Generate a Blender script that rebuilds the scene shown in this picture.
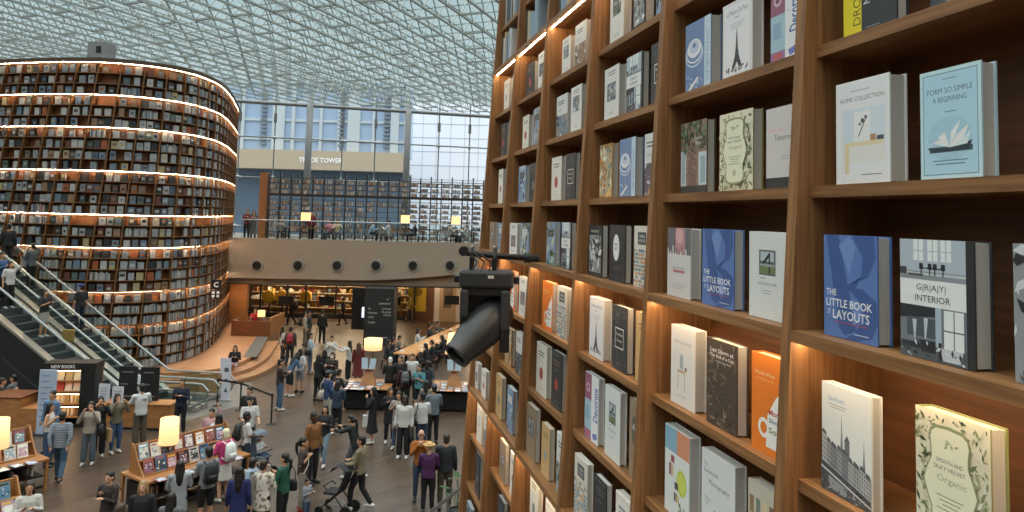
import bpy, math, random
from mathutils import Vector, Matrix
random.seed(7)
scn = bpy.context.scene
for o in list(bpy.data.objects): bpy.data.objects.remove(o)

# ------------------------------------------------------------------ camera, sky, exposure
FPX, PITCH, ROLL, CYP, CAMH = 756.6, math.radians(4.12), .0267, 162.4, 7.0
_F = Vector((0, math.cos(PITCH), math.sin(PITCH))); _U0 = Vector((0, -math.sin(PITCH), math.cos(PITCH))); _R0 = Vector((1, 0, 0))
_R = math.cos(ROLL)*_R0 + math.sin(ROLL)*_U0; _U = math.cos(ROLL)*_U0 - math.sin(ROLL)*_R0
cd = bpy.data.cameras.new('camera'); cam = bpy.data.objects.new('camera', cd); scn.collection.objects.link(cam)
cd.sensor_width = 36; cd.lens = 36*FPX/1024; cd.shift_y = (CYP-256)/1024; cd.clip_start = .05; cd.clip_end = 500
cam.matrix_world = Matrix(((_R.x, _U.x, -_F.x, 0), (_R.y, _U.y, -_F.y, 0), (_R.z, _U.z, -_F.z, CAMH), (0, 0, 0, 1)))
scn.camera = cam
w = bpy.data.worlds.new('overcast_sky'); scn.world = w; w.use_nodes = True
bg = w.node_tree.nodes['Background']; bg.inputs[1].default_value = 1.0
_tc = w.node_tree.nodes.new('ShaderNodeTexCoord'); _sx = w.node_tree.nodes.new('ShaderNodeSeparateXYZ'); _cr = w.node_tree.nodes.new('ShaderNodeValToRGB')   # overcast sky: brightest overhead
w.node_tree.links.new(_tc.outputs['Generated'], _sx.inputs[0]); w.node_tree.links.new(_sx.outputs['Z'], _cr.inputs[0]); w.node_tree.links.new(_cr.outputs[0], bg.inputs[0])
_cr.color_ramp.elements[0].position = .0; _cr.color_ramp.elements[0].color = (.66, .75, .80, 1); _cr.color_ramp.elements[1].position = 1; _cr.color_ramp.elements[1].color = (3.7, 3.65, 3.5, 1)
_e = _cr.color_ramp.elements.new(.34); _e.color = (.38, .475, .49, 1); _e = _cr.color_ramp.elements.new(.58); _e.color = (2.5, 2.5, 2.42, 1)
vs = scn.view_settings; vs.view_transform = 'Standard'; vs.look = 'None'; vs.gamma = 1; vs.use_curve_mapping = False; vs.exposure = 0.2
scn.cycles.max_bounces = 6; scn.cycles.transparent_max_bounces = 24; scn.cycles.diffuse_bounces = 4
scn.cycles.caustics_reflective = False; scn.cycles.caustics_refractive = False; scn.cycles.sample_clamp_indirect = 4
LED_NEAR, LED_FAR, SHADE, DOWN = 52.0, 150.0, .9, 64.0

def ray(u, v): return _F + _R*((u-512)/FPX) - _U*((v-CYP)/FPX)
def at(u, v, z):                       # where the line of sight through a pixel of the photograph meets the height z
    d = ray(u, v); k = (z-CAMH)/d.z; return Vector((d.x*k, d.y*k, z))
def aty(u, v, y):
    d = ray(u, v); k = y/d.y; return Vector((d.x*k, y, CAMH+d.z*k))

# ------------------------------------------------------------------ materials
MATS = {}
def srgb(h):
    if isinstance(h, str):
        h = tuple(int(h[i:i+2], 16)/255 for i in (0, 2, 4))
        return tuple(c/12.92 if c <= .04045 else ((c+.055)/1.055)**2.4 for c in h)
    return h
def mat(name, col, rough=.6, metal=0, emit=0, noise=0, nscale=30):
    if name in MATS: return MATS[name]
    m = bpy.data.materials.new(name); m.use_nodes = True; nt = m.node_tree; b = nt.nodes['Principled BSDF']; c = srgb(col)
    b.inputs['Base Color'].default_value = (*c, 1); b.inputs['Roughness'].default_value = rough; b.inputs['Metallic'].default_value = metal
    if emit:
        b.inputs['Emission Color'].default_value = (*c, 1); b.inputs['Emission Strength'].default_value = emit
    if noise:
        tc = nt.nodes.new('ShaderNodeTexCoord'); n = nt.nodes.new('ShaderNodeTexNoise'); n.inputs['Scale'].default_value = nscale; n.inputs['Detail'].default_value = 4
        r = nt.nodes.new('ShaderNodeValToRGB'); r.color_ramp.elements[0].position = .3; r.color_ramp.elements[1].position = .7
        r.color_ramp.elements[0].color = (*[x*(1-noise) for x in c], 1); r.color_ramp.elements[1].color = (*[min(1, x*(1+noise)) for x in c], 1)
        nt.links.new(tc.outputs['Object'], n.inputs['Vector']); nt.links.new(n.outputs['Fac'], r.inputs[0]); nt.links.new(r.outputs[0], b.inputs['Base Color'])
    MATS[name] = m; return m
def wood(name, dark, light, scale, rough=.5):
    m = bpy.data.materials.new(name); m.use_nodes = True; nt = m.node_tree; b = nt.nodes['Principled BSDF']; b.inputs['Roughness'].default_value = rough
    tc = nt.nodes.new('ShaderNodeTexCoord'); mp = nt.nodes.new('ShaderNodeMapping'); mp.inputs['Scale'].default_value = scale
    n = nt.nodes.new('ShaderNodeTexNoise'); n.inputs['Scale'].default_value = 1; n.inputs['Detail'].default_value = 6; n.inputs['Distortion'].default_value = .6
    r = nt.nodes.new('ShaderNodeValToRGB'); r.color_ramp.elements[0].position = .32; r.color_ramp.elements[1].position = .68
    r.color_ramp.elements[0].color = (*srgb(dark), 1); r.color_ramp.elements[1].color = (*srgb(light), 1)
    nt.links.new(tc.outputs['Object'], mp.inputs[0]); nt.links.new(mp.outputs[0], n.inputs['Vector']); nt.links.new(n.outputs['Fac'], r.inputs[0]); nt.links.new(r.outputs[0], b.inputs['Base Color'])
    MATS[name] = m; return m
def glass(name, tint, refl=.06, alpha=.0):
    m = bpy.data.materials.new(name); m.use_nodes = True; nt = m.node_tree; nt.nodes.clear()
    o = nt.nodes.new('ShaderNodeOutputMaterial'); t = nt.nodes.new('ShaderNodeBsdfTransparent'); t.inputs[0].default_value = (*tint, 1)
    g = nt.nodes.new('ShaderNodeBsdfGlossy'); g.inputs['Roughness'].default_value = .05; x = nt.nodes.new('ShaderNodeMixShader')
    fr = nt.nodes.new('ShaderNodeLayerWeight'); fr.inputs[0].default_value = refl*3
    if refl < .025: x.inputs[0].default_value = refl
    else: nt.links.new(fr.outputs['Fresnel'], x.inputs[0])
    nt.links.new(t.outputs[0], x.inputs[1]); nt.links.new(g.outputs[0], x.inputs[2]); nt.links.new(x.outputs[0], o.inputs[0])
    MATS[name] = m; return m
def attr_mat(name, rough):
    m = bpy.data.materials.new(name); m.use_nodes = True; nt = m.node_tree; b = nt.nodes['Principled BSDF']; b.inputs['Roughness'].default_value = rough
    a = nt.nodes.new('ShaderNodeVertexColor'); a.layer_name = 'Col'; nt.links.new(a.outputs[0], b.inputs['Base Color']); MATS[name] = m; return m
WV = wood('oak_upright', '76502f', 'a27348', (60, 60, 2.2)); WH = wood('oak_shelf', '76502f', 'a4764b', (2.2, 60, 60)); WB = wood('oak_back', '68442a', '845635', (2, 40, 40))
WT = wood('oak_table', '8a5a34', 'b07a48', (3, 30, 30)); WS = wood('stage_wood', '8a6244', 'a87c58', (1.2, 14, 14), .4); WD = wood('desk_wood', '5b3219', '7c4a28', (3, 30, 30))
FARW = mat('tower_wood', '75502f', .55, noise=.2, nscale=3)
FARD = mat('tower_back_wood', '7d5230', .6, noise=.2, nscale=3)
LED = mat('led_warm', (1, .74, .44), emit=LED_NEAR); LEDF = mat('led_far', (1, .68, .42), emit=LED_FAR)
BLK = mat('black_metal', '17181a', .45); DGR = mat('dark_grey', '2a2b2d', .5); STEEL = mat('steel', '9aa0a2', .3, .9); PAPER = mat('page_paper', 'c9c5bd', .8, noise=.06, nscale=300)
PRINT = attr_mat('print', .45); CLOTH = attr_mat('book_mix', .6)
WHITE = mat('white_paint', 'd8d8d4', .6); ROOFM = mat('roof_steel', '8f9895', .5); GREY = mat('grey_paint', '8b8d8e', .6)
GL_ROOF = glass('roof_glass', (.86, .94, .94), .02); GL_WIN = glass('window_glass', (.9, .95, .97), .03); GL_RAIL = glass('rail_glass', (.80, .86, .85), .05)
SHADEM = mat('lamp_shade', (1, .66, .30), emit=SHADE); LIGHTM = mat('downlight', (1, .72, .42), emit=DOWN); SCRN = mat('screen_glow', (.75, .82, 1), emit=.8)
def cmat(h, rough=.75): return mat('paint_'+h, h, rough)

# ------------------------------------------------------------------ mesh helpers
class MB:
    def __init__(s): s.v = []; s.f = []; s.m = []; s.c = []
    def add(s, vs, fs, mi=0, col=None):
        b = len(s.v); s.v += [tuple(p) for p in vs]
        for f in fs: s.f.append(tuple(b+i for i in f)); s.m.append(mi); s.c.append(col)
        return s
    def box(s, lo, hi, mi=0, col=None, X=None):
        (x0, y0, z0), (x1, y1, z1) = lo, hi
        vs = [Vector(p) for p in ((x0, y0, z0), (x1, y0, z0), (x1, y1, z0), (x0, y1, z0), (x0, y0, z1), (x1, y0, z1), (x1, y1, z1), (x0, y1, z1))]
        if X is not None: vs = [X @ p for p in vs]
        return s.add(vs, [(0, 3, 2, 1), (4, 5, 6, 7), (0, 1, 5, 4), (1, 2, 6, 5), (2, 3, 7, 6), (3, 0, 4, 7)], mi, col)
    def bar(s, a, b, r, mi=0, r2=None):                       # square bar between two points
        a, b = Vector(a), Vector(b); d = (b-a).normalized(); u = d.cross(Vector((0, 0, 1)))
        u = Vector((1, 0, 0)) if u.length < 1e-4 else u.normalized(); n = u.cross(d); r2 = r2 or r
        vs = [p+u*r*i+n*r2*j for p in (a, b) for i, j in ((-1, -1), (1, -1), (1, 1), (-1, 1))]
        return s.add(vs, [(0, 1, 2, 3), (7, 6, 5, 4), (0, 4, 5, 1), (1, 5, 6, 2), (2, 6, 7, 3), (3, 7, 4, 0)], mi)
    def tube(s, pts, rad, n=8, mi=0, flat=1.0, round_ends=True, col=None):
        pts = [Vector(p) for p in pts]; rad = list(rad) if hasattr(rad, '__len__') else [rad]*len(pts)
        if round_ends:
            d0 = (pts[0]-pts[1]).normalized(); d1 = (pts[-1]-pts[-2]).normalized()
            pts = [pts[0]+d0*rad[0]*.8, pts[0]+d0*rad[0]*.5]+pts+[pts[-1]+d1*rad[-1]*.5, pts[-1]+d1*rad[-1]*.8]
            rad = [rad[0]*.35, rad[0]*.8]+rad+[rad[-1]*.8, rad[-1]*.35]
        b = []; up = None
        for i, p in enumerate(pts):
            d = (pts[min(i+1, len(pts)-1)]-pts[max(i-1, 0)]).normalized()
            if up is None:
                up = Vector((0, 1, 0)) if abs(d.y) < .9 else Vector((1, 0, 0))
            u = d.cross(up).normalized(); up = u.cross(d).normalized()
            b += [p+(u*math.cos(2*math.pi*k/n)+up*flat*math.sin(2*math.pi*k/n))*rad[i] for k in range(n)]
        m = len(pts); fs = [(i*n+k, i*n+(k+1) % n, (i+1)*n+(k+1) % n, (i+1)*n+k) for i in range(m-1) for k in range(n)]
        fs += [tuple(range(n-1, -1, -1)), tuple((m-1)*n+k for k in range(n))]
        return s.add(b, fs, mi, col)
    def rings(s, rg, n=14, mi=0, T=None):                     # rings (cx, cy, z, rx, ry), flat ended
        b = [Vector((cx+rx*math.cos(2*math.pi*k/n), cy+ry*math.sin(2*math.pi*k/n), z)) for cx, cy, z, rx, ry in rg for k in range(n)]
        if T: b = [T(p) for p in b]
        m = len(rg); fs = [(i*n+k, i*n+(k+1) % n, (i+1)*n+(k+1) % n, (i+1)*n+k) for i in range(m-1) for k in range(n)]
        fs += [tuple(range(n-1, -1, -1)), tuple((m-1)*n+k for k in range(n))]
        return s.add(b, fs, mi)
    def lathe(s, o, ax, prof, n=24, mi=0):                     # profile of (distance along the axis, radius)
        o, ax = Vector(o), Vector(ax).normalized(); u = ax.cross(Vector((0, 0, 1))); u = Vector((1, 0, 0)) if u.length < 1e-4 else u.normalized(); w_ = ax.cross(u)
        b = [o+ax*a+(u*math.cos(2*math.pi*k/n)+w_*math.sin(2*math.pi*k/n))*r for a, r in prof for k in range(n)]
        m = len(prof); fs = [(i*n+k, i*n+(k+1) % n, (i+1)*n+(k+1) % n, (i+1)*n+k) for i in range(m-1) for k in range(n)]+[tuple(range(n-1, -1, -1)), tuple((m-1)*n+k for k in range(n))]
        return s.add(b, fs, mi)
    def ell(s, c, r, n=10, m=7, mi=0, T=None):
        c = Vector(c); b = [c+Vector((0, 0, -r[2]))]
        for i in range(1, m):
            t = -math.pi/2+math.pi*i/m
            b += [c+Vector((r[0]*math.cos(t)*math.cos(2*math.pi*k/n), r[1]*math.cos(t)*math.sin(2*math.pi*k/n), r[2]*math.sin(t))) for k in range(n)]
        b.append(c+Vector((0, 0, r[2])))
        if T: b = [T(p) for p in b]
        fs = [(0, 1+(k+1) % n, 1+k) for k in range(n)]+[(1+i*n+k, 1+i*n+(k+1) % n, 1+(i+1)*n+(k+1) % n, 1+(i+1)*n+k) for i in range(m-2) for k in range(n)]
        e = len(b)-1; fs += [(e, e-n+k, e-n+(k+1) % n) for k in range(n)]
        return s.add(b, fs, mi)
    def prism(s, poly, z0, z1, mi=0):
        n = len(poly); b = [(x, y, z0) for x, y in poly]+[(x, y, z1) for x, y in poly]
        return s.add(b, [tuple(range(n-1, -1, -1)), tuple(range(n, 2*n))]+[(k, (k+1) % n, n+(k+1) % n, n+k) for k in range(n)], mi)
    def build(s, name, mats=None, parent=None, smooth=False, X=None):
        me = bpy.data.meshes.new(name); me.from_pydata(s.v, [], s.f)
        for m in (mats if isinstance(mats, (list, tuple)) else [mats]): me.materials.append(m)
        if any(s.m): me.polygons.foreach_set('material_index', s.m)
        if any(c is not None for c in s.c):
            ca = me.color_attributes.new('Col', 'FLOAT_COLOR', 'CORNER'); d = []
            for f, c in zip(s.f, s.c): d += [*(c or (.5, .5, .5)), 1]*len(f)
            ca.data.foreach_set('color', d)
        if smooth: me.polygons.foreach_set('use_smooth', [True]*len(me.polygons))
        o = bpy.data.objects.new(name, me); scn.collection.objects.link(o)
        if parent: o.parent = parent
        if X is not None: o.matrix_world = X
        return o
def tag(o, label=None, cat=None, group=None, kind=None):
    for k, v in (('label', label), ('category', cat), ('group', group), ('kind', kind)):
        if v: o[k] = v
    return o
def thing(name, label, cat, loc=(0, 0, 0), rz=0, group=None):
    o = bpy.data.objects.new(name, None); scn.collection.objects.link(o); o.empty_display_size = .1
    o.location = loc; o.rotation_euler = (0, 0, rz); return tag(o, label, cat, group)
def bevel(o, wd=.01, seg=2):
    m = o.modifiers.new('bevel', 'BEVEL'); m.width = wd; m.segments = seg; m.limit_method = 'ANGLE'; return o
def B(lo, hi): return MB().box(lo, hi)
ORD = ['first', 'second', 'third', 'fourth', 'fifth', 'sixth', 'seventh', 'eighth', 'ninth', 'tenth', 'eleventh', 'twelfth', 'thirteenth', 'fourteenth', 'fifteenth', 'sixteenth']
_txt = {}
def text_polys(t, bold=0):
    if (t, bold) in _txt: return _txt[(t, bold)]
    c = bpy.data.curves.new('lettering', 'FONT'); c.body = t; c.offset = bold; c.resolution_u = 2; o = bpy.data.objects.new('lettering', c)
    me = bpy.data.meshes.new_from_object(o); vs = [(p.co.x, p.co.y) for p in me.vertices]; fs = [tuple(p.vertices) for p in me.polygons]
    bpy.data.objects.remove(o); bpy.data.curves.remove(c); bpy.data.meshes.remove(me)
    x0 = min(p[0] for p in vs); x1 = max(p[0] for p in vs); y0 = min(p[1] for p in vs); y1 = max(p[1] for p in vs)
    r = ([((x-x0)/(x1-x0), (y-y0)/(y1-y0)) for x, y in vs], fs, (x1-x0)/(y1-y0)); _txt[(t, bold)] = r; return r
def letters(t, wd, ht, mats, parent, name='lettering', X=None, bold=.01, depth=.02):
    vs, fs, _ = text_polys(t, bold); mb = MB(); mb.add([((x-.5)*wd, 0, (y-.5)*ht) for x, y in vs], fs); o = mb.build(name, mats, parent)
    if X is not None: o.matrix_local = X
    return o
# ------------------------------------------------------------------ curved bookcases (both follow the same shelf heights)
def strip_board(mb, P, s0, s1, f, b, z0, z1, step):
    n = max(1, int((s1-s0)/step)); L = []
    for i in range(n+1):
        x, y, nx, ny = P(s0+(s1-s0)*i/n); L.append(((x+nx*f, y+ny*f), (x+nx*b, y+ny*b)))
    vs = []
    for a, c in L: vs += [(*a, z0), (*c, z0), (*c, z1), (*a, z1)]
    fs = [(0, 1, 2, 3), (4*n+3, 4*n+2, 4*n+1, 4*n)]
    for i in range(n):
        for k in range(4): p, q = 4*i+k, 4*i+(k+1) % 4; fs.append((p+4, q+4, q, p))
    mb.add(vs, fs); return mb
def bookcase_shell(root, P, s0, s1, divs, zs, lit, depth, thick, post, proud, lean, mats, led_mat, step, led_s, led_r, led_in):
    wv, wh, wb = mats
    zt, zb = zs[0], zs[-1]
    for i, z in enumerate(zs):
        f = -proud if i in lit else 0
        strip_board(MB(), P, s0, s1, f+lean(z), depth+lean(z), z-thick, z, step).build('shelf', wh, root)
    mb = MB(); n = max(1, int((s1-s0)/step)); vs = []; Z = [zb, zt]
    for i in range(n+1):
        x, y, nx, ny = P(s0+(s1-s0)*i/n)
        for z in Z: vs += [(x+nx*(depth+lean(z)), y+ny*(depth+lean(z)), z), (x+nx*(depth+lean(z)+.04), y+ny*(depth+lean(z)+.04), z)]
    for i in range(n):
        a = 4*i; mb.add([], [])
    fs = []
    for i in range(n):
        a, c = 4*i, 4*i+4; fs += [(a, c, c+2, a+2), (a+1, a+3, c+3, c+1), (a+2, c+2, c+3, a+3), (a, a+1, c+1, c)]
    fs += [(0, 2, 3, 1), (4*n, 4*n+1, 4*n+3, 4*n+2)]
    mb.add(vs, fs); mb.build('back_panel', wb, root)
    for d in divs:
        mb = MB(); vs = []; Z = [zb+(zt-zb)*k/6 for k in range(7)]
        for z in Z:
            x, y, nx, ny = P(d(z)); tx, ty = ny, -nx; o = lean(z)
            for of, sd in ((-proud, -1), (-proud, 1), (depth, 1), (depth, -1)): vs.append((x+nx*(of+o)+tx*sd*post/2, y+ny*(of+o)+ty*sd*post/2, z))
        fs = [(3, 2, 1, 0), tuple(24+k for k in range(4))]+[(4*i+k, 4*i+(k+1) % 4, 4*i+4+(k+1) % 4, 4*i+4+k) for i in range(6) for k in range(4)]
        mb.add(vs, fs); mb.build('upright', wv, root)
    for i in lit:
        z = zs[i]-thick+led_r*.1
        for a, b in led_s(z):
            m = max(2, int((b-a)/step)); pts = []
            for k in range(m+1):
                x, y, nx, ny = P(a+(b-a)*k/m); pts.append((x+nx*(lean(z)+led_in), y+ny*(lean(z)+led_in), z))
            MB().tube(pts, led_r, 6, round_ends=False).build('light_strip', led_mat, root)

# near bookcase: local x runs along the shelves towards the camera, y goes into them, z up from the middle lit shelf
ROWH = .44; BATT = .0515
RT = Matrix(((.2195, .9756, 0, .431), (-.9756, .2195, 0, 4.441), (0, 0, 1, 6.68), (0, 0, 0, 1))); RTI = RT.inverted()
near = thing('bookcase', 'tall oak bookcase with warm light strips filling the foreground, large display books on it', 'bookcase')
near.matrix_world = RT
def near_path(s, R=.5, c=-3.15):
    if s >= c: return s, 0, 0, 1
    t = (c-s)/R
    if t < math.pi/2: return c-R*math.sin(t), R-R*math.cos(t), math.sin(t), math.cos(t)
    return c-R, R+(c-s-R*math.pi/2), 1, 0
POSTX = [-3.08, -2.10, -1.076, 0, 1.058, 2.158, 3.25, 4.35]
NZ = [ROWH*j for j in range(14, -15, -1)]; NLIT = [14-j for j in (14, 11, 8, 4, 0, -3, -7, -10)]
bookcase_shell(near, near_path, -6.2, 4.4, [lambda z, x=x: x-.025 for x in [-5.9, -4.75, -3.75]+POSTX], NZ, NLIT, .27, .036, .05, .045, lambda z: BATT*z,
    (WV, WH, WB), LED, .12, lambda z: [(a, b-.05) for a, b in zip([-4.7, -3.7]+POSTX[:-1], [-3.75]+POSTX)], .006, -.012)

def ink(c): return tuple(min(.9, x*1.24) for x in srgb(c))
# ------------------------------------------------------------------ cover art, drawn as thin printed shapes (u, v from 0 to 1)
class Art:
    def __init__(s, w, h): s.mb = MB(); s.w = w; s.h = h; s.k = 0
    def _p(s, u, v): return (u*s.w, -.0004-.000015*s.k, v*s.h)
    def poly(s, pts, c):
        pts = [(min(1, max(0, u)), min(1, max(0, v))) for u, v in pts]; s.k += 1
        s.mb.add([s._p(*p) for p in pts], [tuple(range(len(pts)))], 0, ink(c))
    def R(s, u0, v0, u1, v1, c): s.poly([(u0, v0), (u1, v0), (u1, v1), (u0, v1)], c)
    def C(s, u, v, r, c, q=1.0, n=18): s.poly([(u+r*math.cos(2*math.pi*k/n), v+r*q*s.w/s.h*math.sin(2*math.pi*k/n)) for k in range(n)], c)
    def L(s, u0, v0, u1, v1, t, c):
        dx, dy = (u1-u0)*s.w, (v1-v0)*s.h; l = math.hypot(dx, dy) or 1; a, b = -dy/l*t/s.w/2, dx/l*t/s.h/2
        s.poly([(u0+a, v0+b), (u1+a, v1+b), (u1-a, v1-b), (u0-a, v0-b)], c)
    def T(s, t, u, v, wd, c, ht=None, bold=0, rot=0, left=False):
        vs, fs, asp = text_polys(t, bold); s.k += 1; W = wd*s.w; H = ht*s.h if ht else W/asp
        if rot: b = [(u*s.w-(y-.5)*H, -.0004-.000015*s.k, v*s.h+(x-.5)*W) for x, y in vs]
        else: b = [(u*s.w+(x-(0 if left else .5))*W, -.0004-.000015*s.k, v*s.h+(y-.5)*H) for x, y in vs]
        s.mb.add(b, fs, 0, ink(c))
    def lines(s, u0, u1, v, n, c, dv=.03, t=.008):
        for i in range(n):
            e = .04*((i*7) % 3); s.R(u0+e, v-i*dv, u1-e, v-i*dv+t, c)
    def scatter(s, n, cols, u0, v0, u1, v1, r0, r1, rnd, thin=.45):
        for _ in range(n):
            u, v, a, r = rnd.uniform(u0, u1), rnd.uniform(v0, v1), rnd.uniform(0, 3.14), rnd.uniform(r0, r1); ca, sa = math.cos(a)*r, math.sin(a)*r; q = s.w/s.h
            s.poly([(u+ca, v+sa*q), (u-sa*thin, v+ca*thin*q), (u-ca, v-sa*q), (u+sa*thin, v-ca*thin*q)], rnd.choice(cols))
def a_home(a, r):
    a.R(.1, .03, .96, .97, 'd9dadf'); a.T('HOME COLLECTION', .5, .82, .82, '6d6a66', ht=.042); a.lines(.28, .66, .895, 1, 'a8a8a8')
    a.R(.14, .2, .92, .72, 'c9d3db'); a.R(.14, .2, .92, .36, 'd8d6d2'); a.R(.3, .36, .88, .40, 'c9b48d'); a.R(.18, .1, .26, .38, 'd3c49f'); a.R(.18, .36, .9, .4, 'd9cba8')
    a.R(.36, .4, .66, .69, 'f0f1f2'); a.R(.38, .415, .64, .675, 'dfe6ea'); a.L(.44, .45, .58, .62, .004, '4b5157'); a.C(.52, .6, .03, '3d4348'); a.C(.58, .63, .025, '4d5358'); a.C(.47, .57, .02, '5c6268')
    a.R(.66, .4, .76, .46, 'b08a63'); a.R(.78, .4, .9, .44, '474a50'); a.lines(.5, .86, .08, 1, '6d6a66')
def a_form(a, r):
    a.R(0, 0, 1, 1, 'bcd6e2'); a.R(.05, .035, .95, .965, '6f95a8'); a.R(.065, .045, .935, .955, 'a9cbdc')
    a.T('FORM SO SIMPLE', .5, .80, .74, '45606f', ht=.05); a.T('A BEGINNING', .5, .72, .56, '45606f', ht=.05); a.lines(.38, .62, .9, 1, '6c8795'); a.lines(.42, .6, .6, 1, '5c7a8a')
    a.C(.5, .36, .36, 'a0c2d2', .8); a.R(.16, .24, .86, .29, '3e535e'); a.poly([(.12, .29), (.5, .27), (.86, .33), (.8, .25), (.2, .24)], '2e3d46')
    a.poly([(.5, .28), (.2, .33), (.13, .30), (.35, .36)], 'f3f7f8'); a.poly([(.5, .28), (.52, .42), (.68, .52), (.6, .4)], 'e8f0f3'); a.poly([(.5, .28), (.6, .38), (.8, .47), (.72, .34)], 'ffffff'); a.poly([(.5, .28), (.42, .42), (.3, .38)], 'dde8ec'); a.poly([(.5, .28), (.7, .33), (.84, .42), (.78, .3)], 'd2e0e6')
    a.lines(.22, .78, .16, 2, '54727f')
def a_layout(a, r):
    a.R(0, 0, 1, 1, '5674ad'); D = '3c578f'; E = '6a86bb'
    a.poly([(.05, 1), (.3, 1), (.62, .1), (.42, .03), (.3, .1)], D); a.poly([(.55, 1), (.95, 1), (.98, .8), (.85, .62), (.6, .55), (.42, .5), (.45, .46), (.62, .5), (.72, .62), (.74, .8)], D)
    a.poly([(.42, .5), (.75, .5), (.98, .4), (1, .2), (.9, .05), (.6, .0), (.4, .0), (.6, .08), (.74, .2), (.74, .34), (.62, .42)], D); a.poly([(.3, .9), (.5, 1), (.62, .9), (.5, .62)], E); a.poly([(.55, .4), (.7, .34), (.68, .2), (.56, .14)], E)
    W = 'e9edf2'; a.T('THE', .05, .435, .2, W, ht=.062, bold=.012, left=True); a.T('LITTLE BOOK', .05, .335, .86, W, ht=.078, bold=.014, left=True); a.T('OF', .1, .24, .06, W, ht=.05); a.T('LAYOUTS', .18, .225, .68, W, ht=.09, bold=.014, left=True)
    a.R(.2, .145, .84, .155, '9b4a4f'); a.lines(.58, .85, .06, 1, 'c3cde0')
def a_gray(a, r):
    a.R(0, 0, .9, 1, 'e4e4e4'); a.R(.9, 0, 1, 1, '2c2e30')
    a.R(0, .66, .9, 1, 'a9b4bf'); a.R(0, .66, .9, .73, '868c92'); a.R(0, .7, .9, .72, 'b9bec2')
    for u in (.2, .4, .58): a.R(u, .82, u+.14, 1, 'd8e2ec'); a.R(u+.065, .82, u+.075, 1, '8f9aa6'); a.R(u, .9, u+.14, .905, '8f9aa6')
    a.R(.3, .755, .62, .765, '33373b')
    for u in (.28, .4, .47, .58): a.poly([(u, .75), (u+.06, .75), (u+.055, .8), (u+.005, .8)], '24282c'); a.L(u+.03, .75, u+.03, .7, .004, '24282c')
    a.R(0, .7, .1, .76, '3d4146'); a.R(.12, .69, .34, .71, '55595e')
    a.T('G|R|A|Y|', .44, .59, .4, '55585c', ht=.07); a.T('INTERIOR', .46, .505, .48, '3f4246', ht=.055)
    a.R(0, 0, .9, .44, '6f7880'); a.poly([(0, .44), (.5, .44), (.5, .36), (0, .32)], '2b3036'); a.R(.1, .18, .5, .34, '4a535b'); a.R(.5, .12, .58, .44, '9fb0bf'); a.R(.6, .1, .88, .43, 'd9e2e8')
    for u in (.6, .74, .87): a.R(u, .1, u+.012, .43, '4a5056')
    a.R(.6, .26, .88, .27, '4a5056'); a.poly([(.18, .32), (.24, .32), (.22, .16), (.2, .16)], 'b6bec4'); a.poly([(.34, .34), (.4, .34), (.37, .17), (.35, .17)], 'b6bec4')
    a.R(0, 0, .9, .12, '50575e'); a.R(.02, .08, .3, .13, '33383d'); a.R(.3, .06, .5, .16, '2a2f34'); a.poly([(.56, .12), (.86, .12), (.82, .02), (.6, .02)], 'b9c1c8'); a.R(.54, .02, .58, .16, '23272b'); a.scatter(26, ['2b3034', '8c959c', 'c4ccd2', '3e454b'], .02, .01, .88, .16, .02, .05, r)
def a_town(a, r):
    a.R(0, 0, 1, 1, 'e6e0d8'); a.T('Stockholm', .14, .87, .34, '7fa2bd', ht=.05, left=True); a.lines(.14, .52, .81, 2, 'a8a49e', .025)
    top = lambda u: .50-.22*u; low = lambda u: .27-.17*u
    for u, h, k in ((.42, .76, '808183'), (.86, .60, '808183')): a.poly([(u-.03, top(u)), (u-.012, top(u)+(h-top(u))*.5), (u, h), (u+.012, top(u)+(h-top(u))*.5), (u+.03, top(u))], k)
    a.R(.48, .38, .58, .52, '6f7174'); a.poly([(.47, .52), (.53, .58), (.59, .52)], '5d5f62')
    us = [0, .11, .2, .33, .43, .56, .66, .79, .9, 1]
    for i in range(9):
        u0, u1 = us[i], us[i+1]; e = r.uniform(-.02, .03); c = r.choice(['9a9a9a', 'b0afad', '85868a', 'a5a4a2']); a.poly([(u0, low(u0)), (u1, low(u1)), (u1, top(u1)+e), (u0, top(u0)+e)], c); a.poly([(u0, top(u0)+e), (u1, top(u1)+e), (u1-.02, top(u1)+e+.035), (u0+.02, top(u0)+e+.035)], '55575b')
        n = max(2, int((u1-u0)/.03))
        for k in range(n):
            for j in range(5):
                u = u0+(u1-u0)*(k+.3)/n; v = low(u)+(top(u)-low(u))*(j+.35)/5; a.R(u, v, u+.013, v+.022, '46484c' if j else '2f3134')
    a.poly([(0, .27), (1, .10), (1, .0), (0, .0)], '4b4e53'); a.poly([(0, .22), (1, .05), (1, .035), (0, .20)], 'c9c8c6'); a.poly([(.15, .15), (.55, .10), (.5, .02), (.2, .04)], '8f9498'); a.scatter(40, ['2f3236', '6d7176', 'a5a9ad'], .02, .01, .98, .14, .015, .05, r, .3)
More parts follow.
